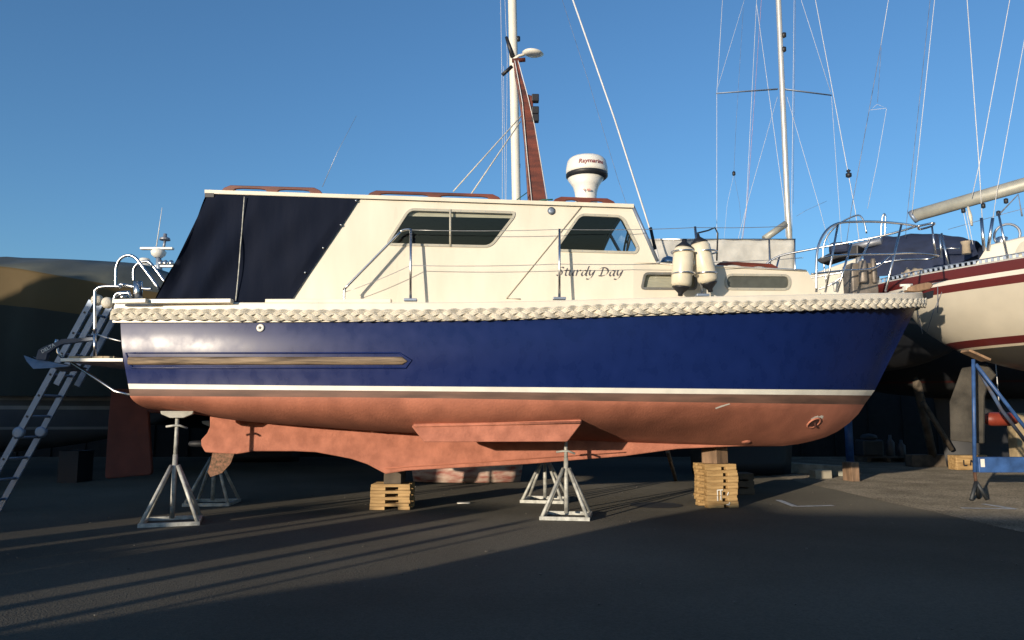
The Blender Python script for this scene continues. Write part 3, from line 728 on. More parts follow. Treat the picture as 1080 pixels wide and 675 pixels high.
# wooden mast on the wheelhouse with lights and antenna
def P0(px, py, b=0): return FR.P(px, py, b)
m = MB(); m.poly([P0(x, y, .04) for x, y in ((541.5, 62), (546, 62), (550, 80), (556, 99), (562, 101), (563, 129), (565, 138), (577, 215), (557, 215), (553, 150), (550, 122), (547, 100), (543, 78))], depth=(0, .08, 0)); wm = m.build('wooden_mast', wood, boat, bevel=.01)
m = MB(); m.tube([P0(534, 39), P0(541, 60)], [.02, .035], 8); m.tube([P0(530, 79), P0(540, 70)], .025, 8); m.build('mast_horn', blk, wm)
m = MB(); m.tube([P0(540, 64), P0(554, 63)], .03, 8); m.build('cross_arm', wood, wm)
c = P0(562, 56.5); m = MB(); m.lathe(c, [(0, -.03), (.08, -.028), (.145, 0), (.12, .025), (.06, .04), (0, .045)], 20, axis=Vector((.1, -.1, 1))); m.build('antenna_dish', radw, wm)
m = MB(); m.tube([P0(541, 63), P0(547, 59), P0(553, 57.5)], .02, 8); m.build('antenna_arm', white, wm)
for y in (104, 117, 125): m = MB(); m.box(P0(564.5, y, .02), (.095, .09, .10)); m.build('mast_light', blk, wm, bevel=.01)
m = MB(); m.tube([P0(559, 112), P0(559, 123)], .03, 8); m.build('rope_lashing', ropem, wm)
for pp, r_ in (([(543, 64), (551, 108), (556, 165), (561, 213)], .006), ([(546.5, 64), (556.5, 101), (564, 133), (577.5, 213)], .006)):
    m = MB(); m.tube([P0(x, y, .06) for x, y in pp], r_, 5); m.build('signal_cable', linew, wm)
for (x0, y0, x1, y1, b) in ((478, 202, 550, 122, .5), (496, 206, 549, 128, .55)):
    m = MB(); m.tube([P0(x0, y0, b), P0(x1, y1, 0)], .008, 6); m.build('mast_stay', ropem, wm)
m = MB(); m.tube([P0(542, 213, .2), P0(556, 203, .1)], .006, 5); m.tube([P0(567, 213, .5), P0(572, 211, .5), P0(583, 210.5, .5)], .01, 6); m.build('green_cord', winch_green, wm)
# radar
rc = P0(619, 189); s_ = P0(641, 189).x - rc.x
m = MB(); m.lathe(rc, [(.0, .0), (s_ * .9, .005), (s_, .03), (s_, .06), (s_ * .97, .075)], 28); radar = m.build('radar', blk, boat)
m = MB(); m.lathe(rc, [(s_ * .99, .062), (s_ * 1.0, .10), (s_ * .985, .15), (s_ * .92, .235), (s_ * .8, .27), (s_ * .5, .285), (0, .29)], 28); m.build('radome', radw, radar)
m = MB(); a = P0(618, 214); m.lathe(a, [(.15, 0), (.135, .03), (.145, .14), (.17, .22), (.235, rc.z - a.z), ], 20); m.build('pedestal', radw, radar)
p = P0(616, 200, .17); m = MB(); m.box(p, (.03, .004, .008)); m.box(p + Vector((0, -.001, 0)), (.008, .006, .04)); m.box(p + Vector((.06, 0, .0)), (.05, .006, .025)); m.build('pedestal_mark', mat('pale red print', (.5, .25, .2), .6), radar)
def text_mesh(txt, mat_, parent, width, loc_fn, shear=0, name='lettering', bold=0):
    cu = bpy.data.curves.new(name, 'FONT'); cu.body = txt; cu.shear = shear; cu.offset = bold; cu.resolution_u = 3
    t = bpy.data.objects.new(name, cu); COL.objects.link(t); dg = bpy.context.evaluated_depsgraph_get(); me = bpy.data.meshes.new_from_object(t.evaluated_get(dg))
    bpy.data.objects.remove(t); xs = [v.co.x for v in me.vertices]; x0, x1 = min(xs), max(xs); k = width / (x1 - x0)
    for v in me.vertices: v.co = loc_fn((v.co.x - x0) * k, v.co.y * k)
    me.materials.clear(); me.materials.append(mat_); o = bpy.data.objects.new(name, me); COL.objects.link(o); o.parent = parent; return o
wtxt = .34
def on_dome(x, y):
    an = (x - wtxt / 2) / s_ + .12; r_ = s_ * (1.0 - max(0, y) * .45) + .004; return Vector((rc.x + r_ * math.sin(an), rc.y - r_ * math.cos(an), rc.z + .135 + y))
tag(text_mesh('Raymarine', redtxt, radar, wtxt, on_dome, .15, bold=.012), 'dark red lettering on the radome')
m = MB(); m.tube([P0(340, 197, .4), P0(356, 160, .4), P0(376, 122, .4)], [.004, .003, .002], 5); m.build('whip_aerial', wire, boat)

# stern: chrome hoops, post, platform, strut
m = MB()
for q, b in (([(122, 303), (122.3, 290), (123, 281), (127, 273), (135, 269.2), (143, 272.2), (150, 281), (168, 305)], 1.05), ([(141, 297), (141, 285), (145, 278.5), (153, 276), (159.5, 278.5), (175, 299)], .75), ([(100, 352), (100, 312), (102, 305), (109, 302.3), (128, 302.3)], 1.05), ([(120, 317), (122, 311), (126, 309), (137, 308)], .9), ([(127, 302.3), (128, 300), (152, 304.5), (160, 304.5)], .95)):
    m.tube([FR.P(x, y, b) for x, y in curve(q, 5)], .0175 if b > .7 else .012, 8)
sr = m.build('stern_rail', chrome, boat)
m = MB(); m.tube([FR.P(145.5, 318, .95), FR.P(145.5, 297, .95)], .048, 14); m.build('stern_bollard', chrome, boat)
m = MB(); m.tube([FR.P(124, 314, 1.0), FR.P(128, 309.5, 1.0), FR.P(136, 309, 1.0), FR.P(139, 315, 1.0)], .02, 8); m.lathe(FR.P(131, 314, .9), [(.03, -.03), (.055, 0), (.03, .04), (0, .05)], 14); m.build('stern_winch', chrome, boat)
a = FR.P(64, 378.5, 1.0); b = FR.P(129.5, 378.5, 1.0)
m = MB(); m.box(((a.x + b.x) / 2, 0, a.z - .01), (b.x - a.x, 2.0, .035)); plat = m.build('stern_platform', white, boat)
for k in range(4):
    x0 = FR.P(70 + k * 12.2, 375.5, .95).x; x1 = FR.P(81.4 + k * 12.2, 375.5, .95).x; m = MB(); m.box(((x0 + x1) / 2, 0, a.z + .024), (x1 - x0, 1.8, .03)); m.build('teak_board', teak, plat)
m = MB(); m.tube([FR.P(75, 382, .9), FR.P(121, 412.5, .95), FR.P(138, 417, 1.0)], .016, 8); m.build('platform_strut', chrome, plat)
m = MB(); m.tube([FR.P(100, 352, .8), FR.P(112, 356, .9), FR.P(128, 360, 1.05)], .009, 6); m.build('safety_wire', wire, plat)
m = MB(); m.tube([FR.P(100, 352, 1.05), FR.P(100, 376, 1.05)], .0175, 8); m.build('platform_rail', chrome, plat); m = MB(); m.tube([FR.P(66, 377, .95), FR.P(61, 372, .95), FR.P(59, 362, .95), FR.P(60, 358, .95)], .018, 8); m.build('anchor_bracket', chrome, plat)
# fender rack
b = posts[2]
m = MB()
for y in (266, 289):
    for cx in (720.5, 744): 
        c = FR.P(cx, y, b - .02 if cx > 730 else b + .06); m.tube([c + Vector((.125 * math.cos(t), .125 * math.sin(t), 0)) for t in [k * math.pi / 9 for k in range(18)]], .010, 6, closed=True)
m.tube([FR.P(731.5, 262, b), FR.P(733, 292, b)], .01, 6); m.build('fender_rack', chrome, boat)
m = MB(); m.tube([FR.P(735, 246, b), FR.P(747, 243, .9), FR.P(754, 240, .8), FR.P(757, 246, .8), FR.P(756, 275, .8)], .010, 6); m.build('mooring_cord', blk, boat)
# loose things on the boat: two fenders
def fender(px0, py0, px1, py1, b, label):
    a, c = FR.m @ FR.P(px1, py1, b), FR.m @ FR.P(px0, py0, b); L = (c - a).length; ax = (c - a).normalized(); r_ = .112
    e = empty('fender', a); q = Vector((0, 0, 1)).rotation_difference(ax)
    m = MB(); m.lathe((0, 0, 0), [(.085, L * .15), (r_, L * .21), (r_, L * .5), (r_, L * .79), (.09, L * .845)], 22, axis=ax); m.build('fender_body', fendw, e)
    for s0, s1, mid in ((.155, 0, .0), (.84, 1, 1)):
        sg = 1 if s1 else -1; m = MB(); m.lathe(ax * (L * s0), [(.098, 0), (.085, sg * L * .03), (.04, sg * L * .09), (.028, sg * L * .11), (.026, sg * L * .155), (0, sg * L * .157)], 18, axis=ax); m.build('end_cap', blk, e)
    tag(e, label, 'fender', 'fenders in the bow rack')
fender(722, 252, 717.5, 312, b + .06, 'cream cylindrical fender with dark ends left of the rack post')
fender(735, 247, 749.5, 308, b - .02, 'cream cylindrical fender with dark ends tilted right of the rack post')

# ------------------------------------------------------------------ boat stands
def stand(x, y, rz, h, base, label, pad=False, handle=True, top_r=.022):
    e = empty('boat_stand', (x, y, 0), rz); hb = base / 2; col_h = min(.62, h * .62)
    cs = [(-hb, -hb), (hb, -hb), (hb, hb), (-hb, hb)]
    for cx, cy in cs:
        m = MB(); m.tube([(cx, cy, .025), (cx * .12, cy * .12, col_h)], .021, 8); m.build('leg', galv, e)
    for (a, c) in zip(cs, cs[1:] + cs[:1]):
        d = Vector((c[0] - a[0], c[1] - a[1], 0)); m = MB(); m.box(((a[0] + c[0]) / 2, (a[1] + c[1]) / 2, .0215 if d.x else .0205), (abs(d.x) + .045 if d.x else .04, abs(d.y) - .045 if d.y else .04, .04)); m.build('base_bar', galv, e)
    m = MB(); m.tube([(0, 0, .05), (0, 0, col_h + .12)], .027, 10); m.build('column', galv, e)
    m = MB(); m.tube([(0, 0, col_h + .1), (0, 0, h - (.05 if pad else 0))], top_r, 10); m.build('screw', galv, e)
    if handle:
        hz = col_h + .2 if not pad else h - .16; m = MB(); m.tube([(-.11, -.02, hz - .012), (-.03, -.03, hz), (.03, -.03, hz), (.11, -.02, hz - .03)], .013, 7); m.build('handle', galv, e)
    if pad:
        m = MB(); m.poly([(-.17, -.09, h), (.17, -.09, h), (.16, -.09, h - .035), (.07, -.09, h - .075), (-.07, -.09, h - .075), (-.16, -.09, h - .035)], depth=(0, .18, 0)); m.build('pad', mat('painted pad', (.55, .53, .45), .6, var=.25), e, bevel=.008)
    tag(e, label, 'boat stand', 'boat stands under the blue boat'); return e
def at(px, Y): return (px - CX) / F * (Y * math.cos(TH) - 1.15 * math.sin(TH))
stand(at(181, 8.52), 8.52, R(19), Py(185, 433.5, 8.5).z, .56, 'grey steel stand with flat pad under the stern on the near side', pad=True)
stand(at(224, 10.35), 10.35, R(5), 1.1, .55, 'grey steel stand in the shade under the far side of the stern', pad=True, handle=False)
stand(at(597.5, 8.98), 8.98, R(-9), .90, .52, 'grey steel stand with crossed handle under the near bilge keel')
stand(at(575, 10.7), 10.7, R(-12), .92, .55, 'grey steel stand behind the keel near the middle of the blue boat', handle=False)

# ------------------------------------------------------------------ pallet stacks and keel blocks
def unit_parts(w_, d_, gap, hole):
    pass
def small_pallet(x, y, z, rz, w_, d_, hole, hoff, label, group, dx=0):
    e = empty('small_pallet', (x, y, z), rz)
    lw = w_ / 2 + hoff - hole / 2; rw_ = w_ / 2 - hoff - hole / 2; j = lambda a: random.uniform(-a, a)
    for cx, ww in ((-w_ / 2 + lw / 2, lw), (w_ / 2 - rw_ / 2, rw_)):
        for cy in (-d_ / 2 + .06, d_ / 2 - .06): m = MB(); m.box((cx + j(.004), cy + j(.006), .0215), (ww, .11, .041)); m.build('block', pine, e, bevel=.003)
    for k in range(3): m = MB(); m.box((j(.006), (k - 1) * (d_ / 2 - .055) + j(.006), .0605), (w_ + j(.012), .10, .0345)); m.build('board', pine, e, bevel=.003)
    tag(e, label, 'pallet', group); return e
ordn = ['lowest', 'second from the bottom', 'third from the bottom', 'fourth from the bottom', 'fifth from the bottom', 'sixth from the bottom', 'topmost']
c = Pg(415, 538); y0 = c.y + .22; x0 = at(414.5, y0)
zz = 0
for k in range(4):
    small_pallet(x0 + random.uniform(-.008, .008), y0, zz, R(-2 + random.uniform(-1.5, 1.5)), .50, .44, .165, .02, 'pale half pallet in low left stack, ' + (ordn[k] if k < 3 else 'topmost') + ' of four', 'left keel pallet stack'); zz += .079
ktop = Pg(415, 498); kz = FR.P(416, 500, 0).z
m = MB(); hgt = max(.08, kz + .03 - zz); m.box((0, 0, hgt / 2), (.22, .3, hgt)); o = m.build('keel_block', darkwood, bevel=.008); o.location = (x0 + .02, y0 - .03, zz + .001); o.rotation_euler = (0, 0, R(-3))
tag(o, 'dark timber block on the low left pallet stack', 'timber block')
c = Pg(757, 536); y1 = c.y + .22; x1 = at(755.5, y1); zz = 0; stk = []
for k in range(7):
    stk.append(small_pallet(x1 + random.uniform(-.01, .01), y1, zz, R(9 + random.uniform(-2, 2)), .42, .42, .07, .04, 'pale half pallet in tall stack under bow, ' + ordn[k] + ' of seven', 'right keel pallet stack')); zz += .079
for k, segs in ((1, [((-.075, .01), (-.075, .072)), ((-.03, .02), (-.03, .072))]), (2, [((-.075, 0), (-.075, .07)), ((-.03, 0), (-.03, .066)), ((-.08, .066), (.0, .07)), ((.055, .0), (.075, .04))]), (0, [((.06, .03), (.075, .072)), ((.03, .04), (.07, .045))])):
    m = MB()
    for a, b in segs:
        a, b = Vector(a), Vector(b); t = (b - a).normalized(); n = Vector((-t.y, t.x)) * .007
        i = len(m.v); m.v += [Vector((p.x, -.42 / 2 - .012 - .0005 * len(m.f), p.y + .002)) for p in (a - n, b - n, b + n, a + n)]; m.face((i, i+1, i+2, i+3))
    tag(m.build('painted_mark', white, stk[k], fix=False), 'white painted strokes')
kz = FR.P(757, 471, 0).z
m = MB(); m.box((0, 0, .105), (.24, .24, .21)); o = m.build('keel_block', [baulk], bevel=.008); o.location = (x1 - .01, y1 - .04, zz + .001); o.rotation_euler = (0, 0, R(38)); tag(o, 'square brown timber block turned on top of the tall pallet stack', 'timber block')
m = MB(); t_ = max(.03, kz - zz - .21 + .01); m.box((0, 0, t_ / 2), (.26, .2, t_)); o = m.build('keel_wedge', pine, bevel=.004); o.location = (x1 + .0, y1, zz + .212); o.rotation_euler = (0, 0, R(3)); tag(o, 'thin pale timber packing between square block and keel', 'timber block')
m = MB()
for k in range(3): m.box((0, 0, .05 + k * .11), (.4, .35, .085))
for sx in (-.15, .15): m.box((sx, 0, .16), (.08, .33, .31))
p = Pg(781, 523); o = m.build('dark_pallet', darkwood); o.location = (p.x + .05, p.y + .3, 0); tag(o, 'small dark pallet in the shade behind the tall pallet stack', 'pallet')
m = MB(); m.tube([Py(704, 476, 12.2), Pg(713, 507)], .035, 6); o = m.build('timber_prop', baulk); tag(o, 'thin leaning timber prop between the keel stand and tall pallet stack', 'timber prop')
m = MB(); p = Pg(489, 531); m.poly([(p.x + .09 * math.cos(t), p.y + .05 * math.sin(t), .012 + .004 * math.sin(3 * t)) for t in [k * .628 for k in range(10)]], depth=(0, 0, -.01)); tag(m.build('litter', white), 'small white scrap lying on the asphalt beside the low pallet stack', 'litter')

# ------------------------------------------------------------------ ladder and anchor at the stern
LY = 9.15; a0 = Py(-28, 541, LY); a1 = Py(97, 317, LY); a0.z = .0
def lad_pt(t, k): p = a0.lerp(a1, t); return p + Vector((.02 * k, .40 * k, 0))
ld = empty('ladder', (a0.x, a0.y, 0)); off = Vector((a0.x, a0.y, 0)); dirv = (a1 - a0).normalized(); sidev = Vector((dirv.z, 0, -dirv.x))
RM = Matrix((dirv, Vector((0, 1, 0)), sidev)).transposed()
for k in (0, 1):
    for t0, t1, so_ in ((0.0, .37, 0), (.385, 1.0, 0), (.62, 1.02, 1)):
        p, q = lad_pt(t0, k), lad_pt(t1, k); c = (p + q) / 2 - off + sidev * so_ * .12; m = MB(); m.box(c, ((q - p).length, .028, .075), rot=RM); m.build('stile', alu, ld, bevel=.004)
    p = lad_pt(.377, k) - off; m = MB(); m.lathe(p + Vector((0, -.03, 0)), [(.05, 0), (.07, .01), (.07, .05), (.05, .06)], 16, axis='Y'); m.build('hinge', alu, ld)
for i in range(10):
    t = .06 + i * .098; p, q = lad_pt(t, 0) - off, lad_pt(t, 1) - off; m = MB(); m.tube([p, q], .016, 8); m.build('rung', alu, ld)
    m = MB(); m.box(p + Vector((0, -.016, 0)), (.025, .006, .025), rot=RM); m.build('rung_end', blk, ld)
tag(ld, 'hinged aluminium ladder leaning against the stern in the shade', 'ladder')
AY = 1.0
an = empty('plough_anchor', FR.m @ FR.P(60, 380, AY)); aoff = FR.m @ FR.P(60, 380, AY)
Pa = lambda x, y, b=AY: (FR.m @ FR.P(x, y, b)) - aoff
steel = mat('dull steel', (.30, .32, .36), .5, .6, var=.2)
m = MB(); m.poly([Pa(x, y) for x, y in ((37, 379), (40, 369), (45, 366), (60, 360), (65, 357.5), (98, 355.5), (99, 359), (66, 363), (58, 367), (50, 373), (48, 380))], depth=(0, .05, 0)); m.build('shank', mat('dark galvanised shank', (.05, .065, .095), .5, .3), an, bevel=.006)
m = MB(); A_ = [Pa(25, 375, AY + .02), Pa(28, 381, AY + .1), Pa(35, 389, AY + .2), Pa(55, 388, AY + .24), Pa(74, 386, AY + .12), Pa(50, 381, AY + .02), Pa(36, 379, AY + .02)]
m.poly(A_, depth=(0, .02, .0)); B2 = [Vector((p.x, -p.y + .1, p.z)) for p in A_]; m.poly(B2, depth=(0, .02, 0)); m.build('fluke', steel, an)
def on_shank(x, y): p0 = Pa(44.5, 372.5, AY + .006); p1 = Pa(58.5, 364.8, AY + .006); t = (p1 - p0).normalized(); n = Vector((-t.z, 0, t.x)); return p0 + t * x + n * y
wdt = (Pa(58.5, 364.8) - Pa(44.5, 372.5)).length
tag(text_mesh('DELTA', white, an, wdt, on_shank, 0, bold=.01), 'pale raised lettering on the shank')
tag(an, 'grey plough anchor stowed over the stern platform beside the ladder', 'anchor')

# ------------------------------------------------------------------ generic yacht hull for the neighbours
def yhull(bs, prof, zs, mt, parent, nz=14, us=None, pw=2.2, deckm=None, name='hull'):
    L = bs[-1][0]; us = us or [L * i / 40 for i in range(41)]; grid = []
    for u in us:
        z0 = interp(zs, u); zb = min(z0 - .02, sinterp(prof, u)); b = max(.004, sinterp(bs, u)); row = []
        for k in range(nz + 1):
            t = (k / nz) ** .8; row.append(Vector((u, -b * max(0, 1 - t**pw)**.55, z0 - t * (z0 - zb))))
        grid.append(row)
    m = MB(); m.grid(grid); m.grid([[Vector((p.x, -p.y, p.z)) for p in r_] for r_ in grid])
    r_ = grid[0]
    for k in range(nz):
        i = len(m.v); m.v += [r_[k], r_[k+1], Vector((r_[k+1].x, -r_[k+1].y, r_[k+1].z)), Vector((r_[k].x, -r_[k].y, r_[k].z))]; m.face((i, i+1, i+2, i+3))
    h = m.build(name, mt, parent)
    bm = bmesh.new(); bm.from_mesh(h.data); bmesh.ops.remove_doubles(bm, verts=bm.verts, dist=.001); bmesh.ops.recalc_face_normals(bm, faces=bm.faces); bm.to_mesh(h.data); bm.free()
    m = MB(); m.grid([[Vector((r_[0].x, r_[0].y * t, r_[0].z - .01 + .06 * (1 - t * t))) for t in (1, .5, 0, -.5, -1)] for r_ in grid]); m.build('deck', deckm or white, parent)
    return h, grid

# white sailing yacht with maroon stripes, right
KS = 1.06
kz_ = lambda z: 1.15 + (z - 1.15) * KS
YR = Frame(5.6 * KS, 11.6 * KS, math.atan2(-.714, .70))
yr = empty('sailing_yacht', YR.loc, YR.yaw); tag(yr, 'cream sailing yacht with maroon stripes at the right edge', 'yacht')
maroon = (.11, .018, .017); crm = (.55, .50, .40)
ym = band_mat('yacht paint', [(z if z == 0 else kz_(z), c) for z, c in [(0, (.055, .049, .039)), (2.05, (.55, .48, .36)), (2.07, maroon), (2.17, crm), (2.79, maroon), (2.895, (.7, .66, .58)), (2.95, maroon), (3.08, (.5, .49, .46))]], .35, .06)
bs = [(0, .42), (.5, .70), (1, .92), (2, 1.2), (3, 1.38), (5, 1.5), (7, 1.25), (8.5, .7), (9.5, .02)]
bs = [(u * KS, b * KS) for u, b in bs]
yhull(bs, [(u * KS, kz_(z)) for u, z in [(0, 3.02), (.3, 2.83), (.56, 2.62), (.73, 2.38), (.93, 2.2), (1.1, 2.08), (1.6, 1.86), (2.4, 1.64), (4, 1.42), (6, 1.4), (8, 1.75), (9, 2.4), (9.5, 3.1)]], [(0, kz_(3.10)), (3, kz_(3.11)), (9.5 * KS, kz_(3.35))], ym, yr, us=[.1 * i * KS for i in range(30)] + [(3 + .25 * i) * KS for i in range(27)], nz=24)
m = MB()
for i in range(60):                       # perforated toe rail
    u = .35 + i * .075; b = sinterp(bs, u); z = kz_(3.115)
    if i < 59: b2_ = sinterp(bs, u + .075); m.tube([(u, -b, z + .04), (u + .075, -b2_, z + .04)], .010, 5, cap=False); 
    m.box((u, -b, z + .015), (.035, .012, .045))
m.build('toe_rail', alu, yr)
m = MB(); m.poly([YR.P(x, y, .04) for x, y in ((1014, 388), (1001, 424), (1002, 464.5), (1037, 468), (1037.5, 418), (1042, 405), (1050, 396), (1040, 384))], depth=(0, .09, 0)); m.build('rudder', ygrey, yr, bevel=.02)
m = MB(); m.poly([Vector((3.4, -.12, 1.6)), Vector((3.9, -.12, .3)), Vector((6.0, -.12, .3)), Vector((6.4, -.12, 1.6))], depth=(0, .24, 0)); m.build('keel', ygrey, yr, bevel=.05)
# cabin trunk, cockpit coaming, covers
def Yp(px, py, b): return YR.P(px, py, b)
m = MB(); prof = [(1.6, 3.12), (1.75, 3.42), (2.4, 3.50), (4.5, 3.6), (6.2, 3.5), (6.8, 3.2)]
m.grid([[Vector((x * KS, -y * (.86 if x < 5 else .6) * KS, kz_(3.12 + (z - 3.12) * h))) for y, h in ((1, 0), (.93, .9), (.8, 1), (.3, 1.08), (-.3, 1.08), (-.8, 1), (-.93, .9), (-1, 0))] for x, z in prof], smooth=False); m.build('cabin_trunk', cream, yr, bevel=.03)
m = MB(); m.poly(rounded([(2.15, 3.22), (2.95, 3.24), (2.95, 3.4), (2.2, 3.37)], .06) and [Vector((p.x * KS, -.86 * KS - .012, kz_(p.y))) for p in rounded([(2.05, 3.2), (2.95, 3.22), (2.95, 3.40), (2.15, 3.38)], .08)], depth=(0, .02, 0)); m.build('cabin_window', frm, yr)
# blue cockpit cover: lumpy sheet
def cover(name, px_top, px_bot, b0, b1, mt, parent, FRM, amp=.05, n=22):
    rw_ = []
    for i in range(n + 1):
        t = i / n; k = t * (len(px_top) - 1); a = min(int(k), len(px_top) - 2); T_ = Vector(px_top[a]).lerp(Vector(px_top[a+1]), k - a); B3 = Vector(px_bot[a]).lerp(Vector(px_bot[a+1]), k - a)
        p = FRM.P(T_.x, T_.y, (b0 + b1) / 2); q = FRM.P(B3.x, B3.y, b0); q2 = Vector((q.x, -b1, q.z)); col = []
        for j in range(13):
            s_ = j / 12; yv = -b0 + (b0 - b1) * s_; h = math.sin(math.pi * s_) ** .55; zz_ = q.z + (p.z - q.z) * h
            col.append(Vector((q.x + (p.x - q.x) * h, yv, zz_ + amp * .5 * math.sin(t * 23 + s_ * 9) * h * (.3 + .7 * math.sin(t * 7)))))
        rw_.append(col)
    m = MB(); m.grid(rw_); return m.build(name, mt, parent)
cover('cockpit_cover', [(915, 262), (935, 250), (960, 247), (990, 247), (1015, 250), (1032, 256)], [(915, 292), (935, 291), (960, 288), (990, 284), (1015, 276), (1032, 268)], .35, -.75, bluecov, yr, YR)
cover('folded_sail', [(952, 287), (962, 283), (975, 284), (984, 290)], [(952, 300), (962, 299), (975, 297), (984, 298)], .75, .35, beige, yr, YR, .09)
# stern gear box, vane gear silhouettes
m = MB()
for x0, y0, x1, y1, r_ in ((905, 300, 906, 262, .05), (893, 262, 930, 254, .06), (915, 300, 918, 270, .035), (925, 300, 927, 270, .03), (900, 284, 932, 270, .03)):
    m.tube([Yp(x0, y0, .1), Yp(x1, y1, .1)], r_, 8)
m.build('wind_vane_gear', steel, yr)
m = MB(); m.box(Yp(885, 262, .3), (.3, .25, .18), rot=.5); m.build('outboard_cowl', bluecov, yr, bevel=.05)
m = MB(); m.poly([Yp(x, y, .3) for x, y in ((860, 274), (880, 264), (905, 258), (905, 268), (885, 272), (866, 278))], depth=(0, .3, 0)); m.build('vane_cover', blk, yr, bevel=.02)
m = MB()
for q in ([(872, 300), (868, 262), (880, 240), (902, 227.5), (910, 231), (914, 246)], [(925, 297), (928, 262), (930.5, 230), (934, 229), (932, 262)]):
    m.tube([Yp(x, y, -.2) for x, y in curve(q, 4)], .014, 7)
m.tube([Yp(x, y, .62) for x, y in ((985, 262), (1000, 262), (1012, 262))], .012, 6)
m.build('pushpit', chrome, yr)
for (x0, y0, x1, y1, b) in ((993, 272, 991, 247, .8), (1002, 287, 993, 246, .98), (1063, 272, 1053, 225, 1.12), (1038, 265, 1035, 230, .85), (1042, 264, 1047, 230, .9)):
    m = MB(); m.tube([Yp(x0, y0, b), Yp(x1, y1, b)], .022 if x0 in (1038, 1042) else .014, 8); m.build('stanchion', chrome, yr)
m = MB(); c = Yp(1062, 248, .4); m.tube([c + Vector((.16 * math.cos(t), 0, .16 * math.sin(t))) for t in [k * math.pi / 10 for k in range(-2, 13)]], .018, 7); m.build('cockpit_wheel', steel, yr)
m = MB(); m.lathe(Yp(1057, 260, .6), [(.07, -.05), (.06, .05), (.08, .12), (.05, .14), (0, .14)], 14); m.build('sheet_winch', chrome, yr)
m = MB(); m.lathe(Yp(1019, 262, .75), [(.06, -.08), (.05, .05), (.07, .1), (0, .11)], 14); m.build('sheet_winch', beige, yr)
# boom
a, b = Yp(963, 228, .0), Yp(1084, 193.5, .0); d = (b - a)
m = MB(); m.tube([a, a + d * .01, a + d * 1.9], [.06, .075, .075], 14, flat=1.35); boom = m.build('boom', mat('grey boom', (.33, .33, .29), .5, .2, var=.15), yr)
m = MB(); m.tube([a + Vector((-.02, 0, -.02)), a + d * .02], .085, 14, flat=1.3); m.build('boom_end', alu, boom)
def lines(lst, parent, fn, name='rigging_line'):
    for l_ in lst:
        mt, r_, pp = l_; m = MB(); m.tube([fn(*p) for p in pp], r_ * (.8 if r_ < .01 else 1), 5); m.build(name, mt, parent)
YP = lambda x, y: Yp(x, y, .15)
lines([(linew, .006, [(937, 0), (929, 48)]), (lined, .006, [(929, 48), (898, 220), (893, 255)]), (lined, .004, [(929.5, 50), (925.5, 108)]), (linew, .004, [(925, 110), (918, 116), (935, 114), (925, 110)]), (linew, .004, [(935, 115), (925, 172), (915, 220)]),
       (linew, .006, [(985.7, 0), (961.7, 226)]), (lined, .005, [(981, 0), (957, 226), (955, 250)]), (linew, .008, [(1020, 0), (1033, 180), (1036, 232)]), (linew, .007, [(1065, 0), (1033, 173), (1025, 208)]), (linew, .006, [(1083, 28), (1051.7, 200), (1047, 232)]),
       (linew, .006, [(1016, 223), (1024, 262)]), (linew, .006, [(1019, 223), (1027, 262)]), (lined, .005, [(1000, 242), (1053, 227), (1080, 220)]), (lined, .012, [(1053, 227), (1074, 205), (1078, 228)])], yr, YP)
for x, y in ((1016, 222), (1037, 217), (1061, 212), (1053, 225)): m = MB(); m.lathe(YP(x, y), [(.0, -.045), (.03, -.03), (.03, .03), (0, .045)], 10); m.build('tackle_block', blk, yr)
m = MB(); m.tube([YP(1021, 218), YP(1023.5, 228), YP(1025, 238)], [.03, .05, .03], 8, flat=.5); m.build('rag', ropem, yr)
lines([(lined, .008, [(989, 297), (989, 330)]), (lined, .006, [(1001, 290), (984, 330), (977, 352)]), (lined, .006, [(968, 330), (973, 352)])], yr, lambda x, y: Yp(x, y, 1.02), 'hanging_cord')

# blue steel cradle under the yacht
cr = empty('steel_cradle', Pg(1030, 525)); co = cr.location.copy(); KY = 10.75; Pk = lambda x, y, dy=0: Py(x, y, KY + dy) - co
m = MB(); m.tube([Pk(1026.5, 379), Pk(1028, 498)], .026, 8); m.build('post', bluesteel, cr)
m = MB(); m.tube([Pk(1028, 498), Pk(1029.5, 510)], .022, 8); m.build('jack_screw', mat('rusty steel', (.12, .06, .035), .8, .3, var=.4), cr)
for q in ((1024, 525.5, -.1), (1041, 525.5, .0), (1032, 523, .2)): m = MB(); p = Pk(q[0], q[1], q[2]); p.z = .02 - co.z; m.tube([Pk(1029.5, 508), p], .026, 7); m.build('foot', mat('dark steel', (.05, .055, .06), .6, .5), cr)
m = MB(); m.box((Pk(1029, 490) + Pk(1130, 490)) / 2, ((Pk(1130, 490) - Pk(1029, 490)).length, .14, .21)); m.build('beam', bluesteel, cr, bevel=.01)
m = MB(); m.box(Pk(1033, 488) + Vector((0, -.073, 0)), (.055, .006, .11)); m.build('beam_sticker', white, cr)
m = MB(); m.tube([Pk(1029, 384), Pk(1088, 460)], .026, 8); m.build('brace', bluesteel, cr)
m = MB(); m.tube([Pk(1031, 388, .3), Pk(1056, 432, .5), Pk(1085, 470, .9)], .026, 8); m.build('brace', mat('worn blue steel', (.16, .13, .11), .7, var=.5, col2=(.06, .12, .25)), cr)
m = MB(); m.box(Pk(1029, 375), (.32, .22, .035), rot=Matrix.Rotation(R(25), 3, 'Y')); m.build('pad', baulk, cr, bevel=.006)
tag(cr, 'blue steel cradle with braces propping the striped yacht', 'cradle')

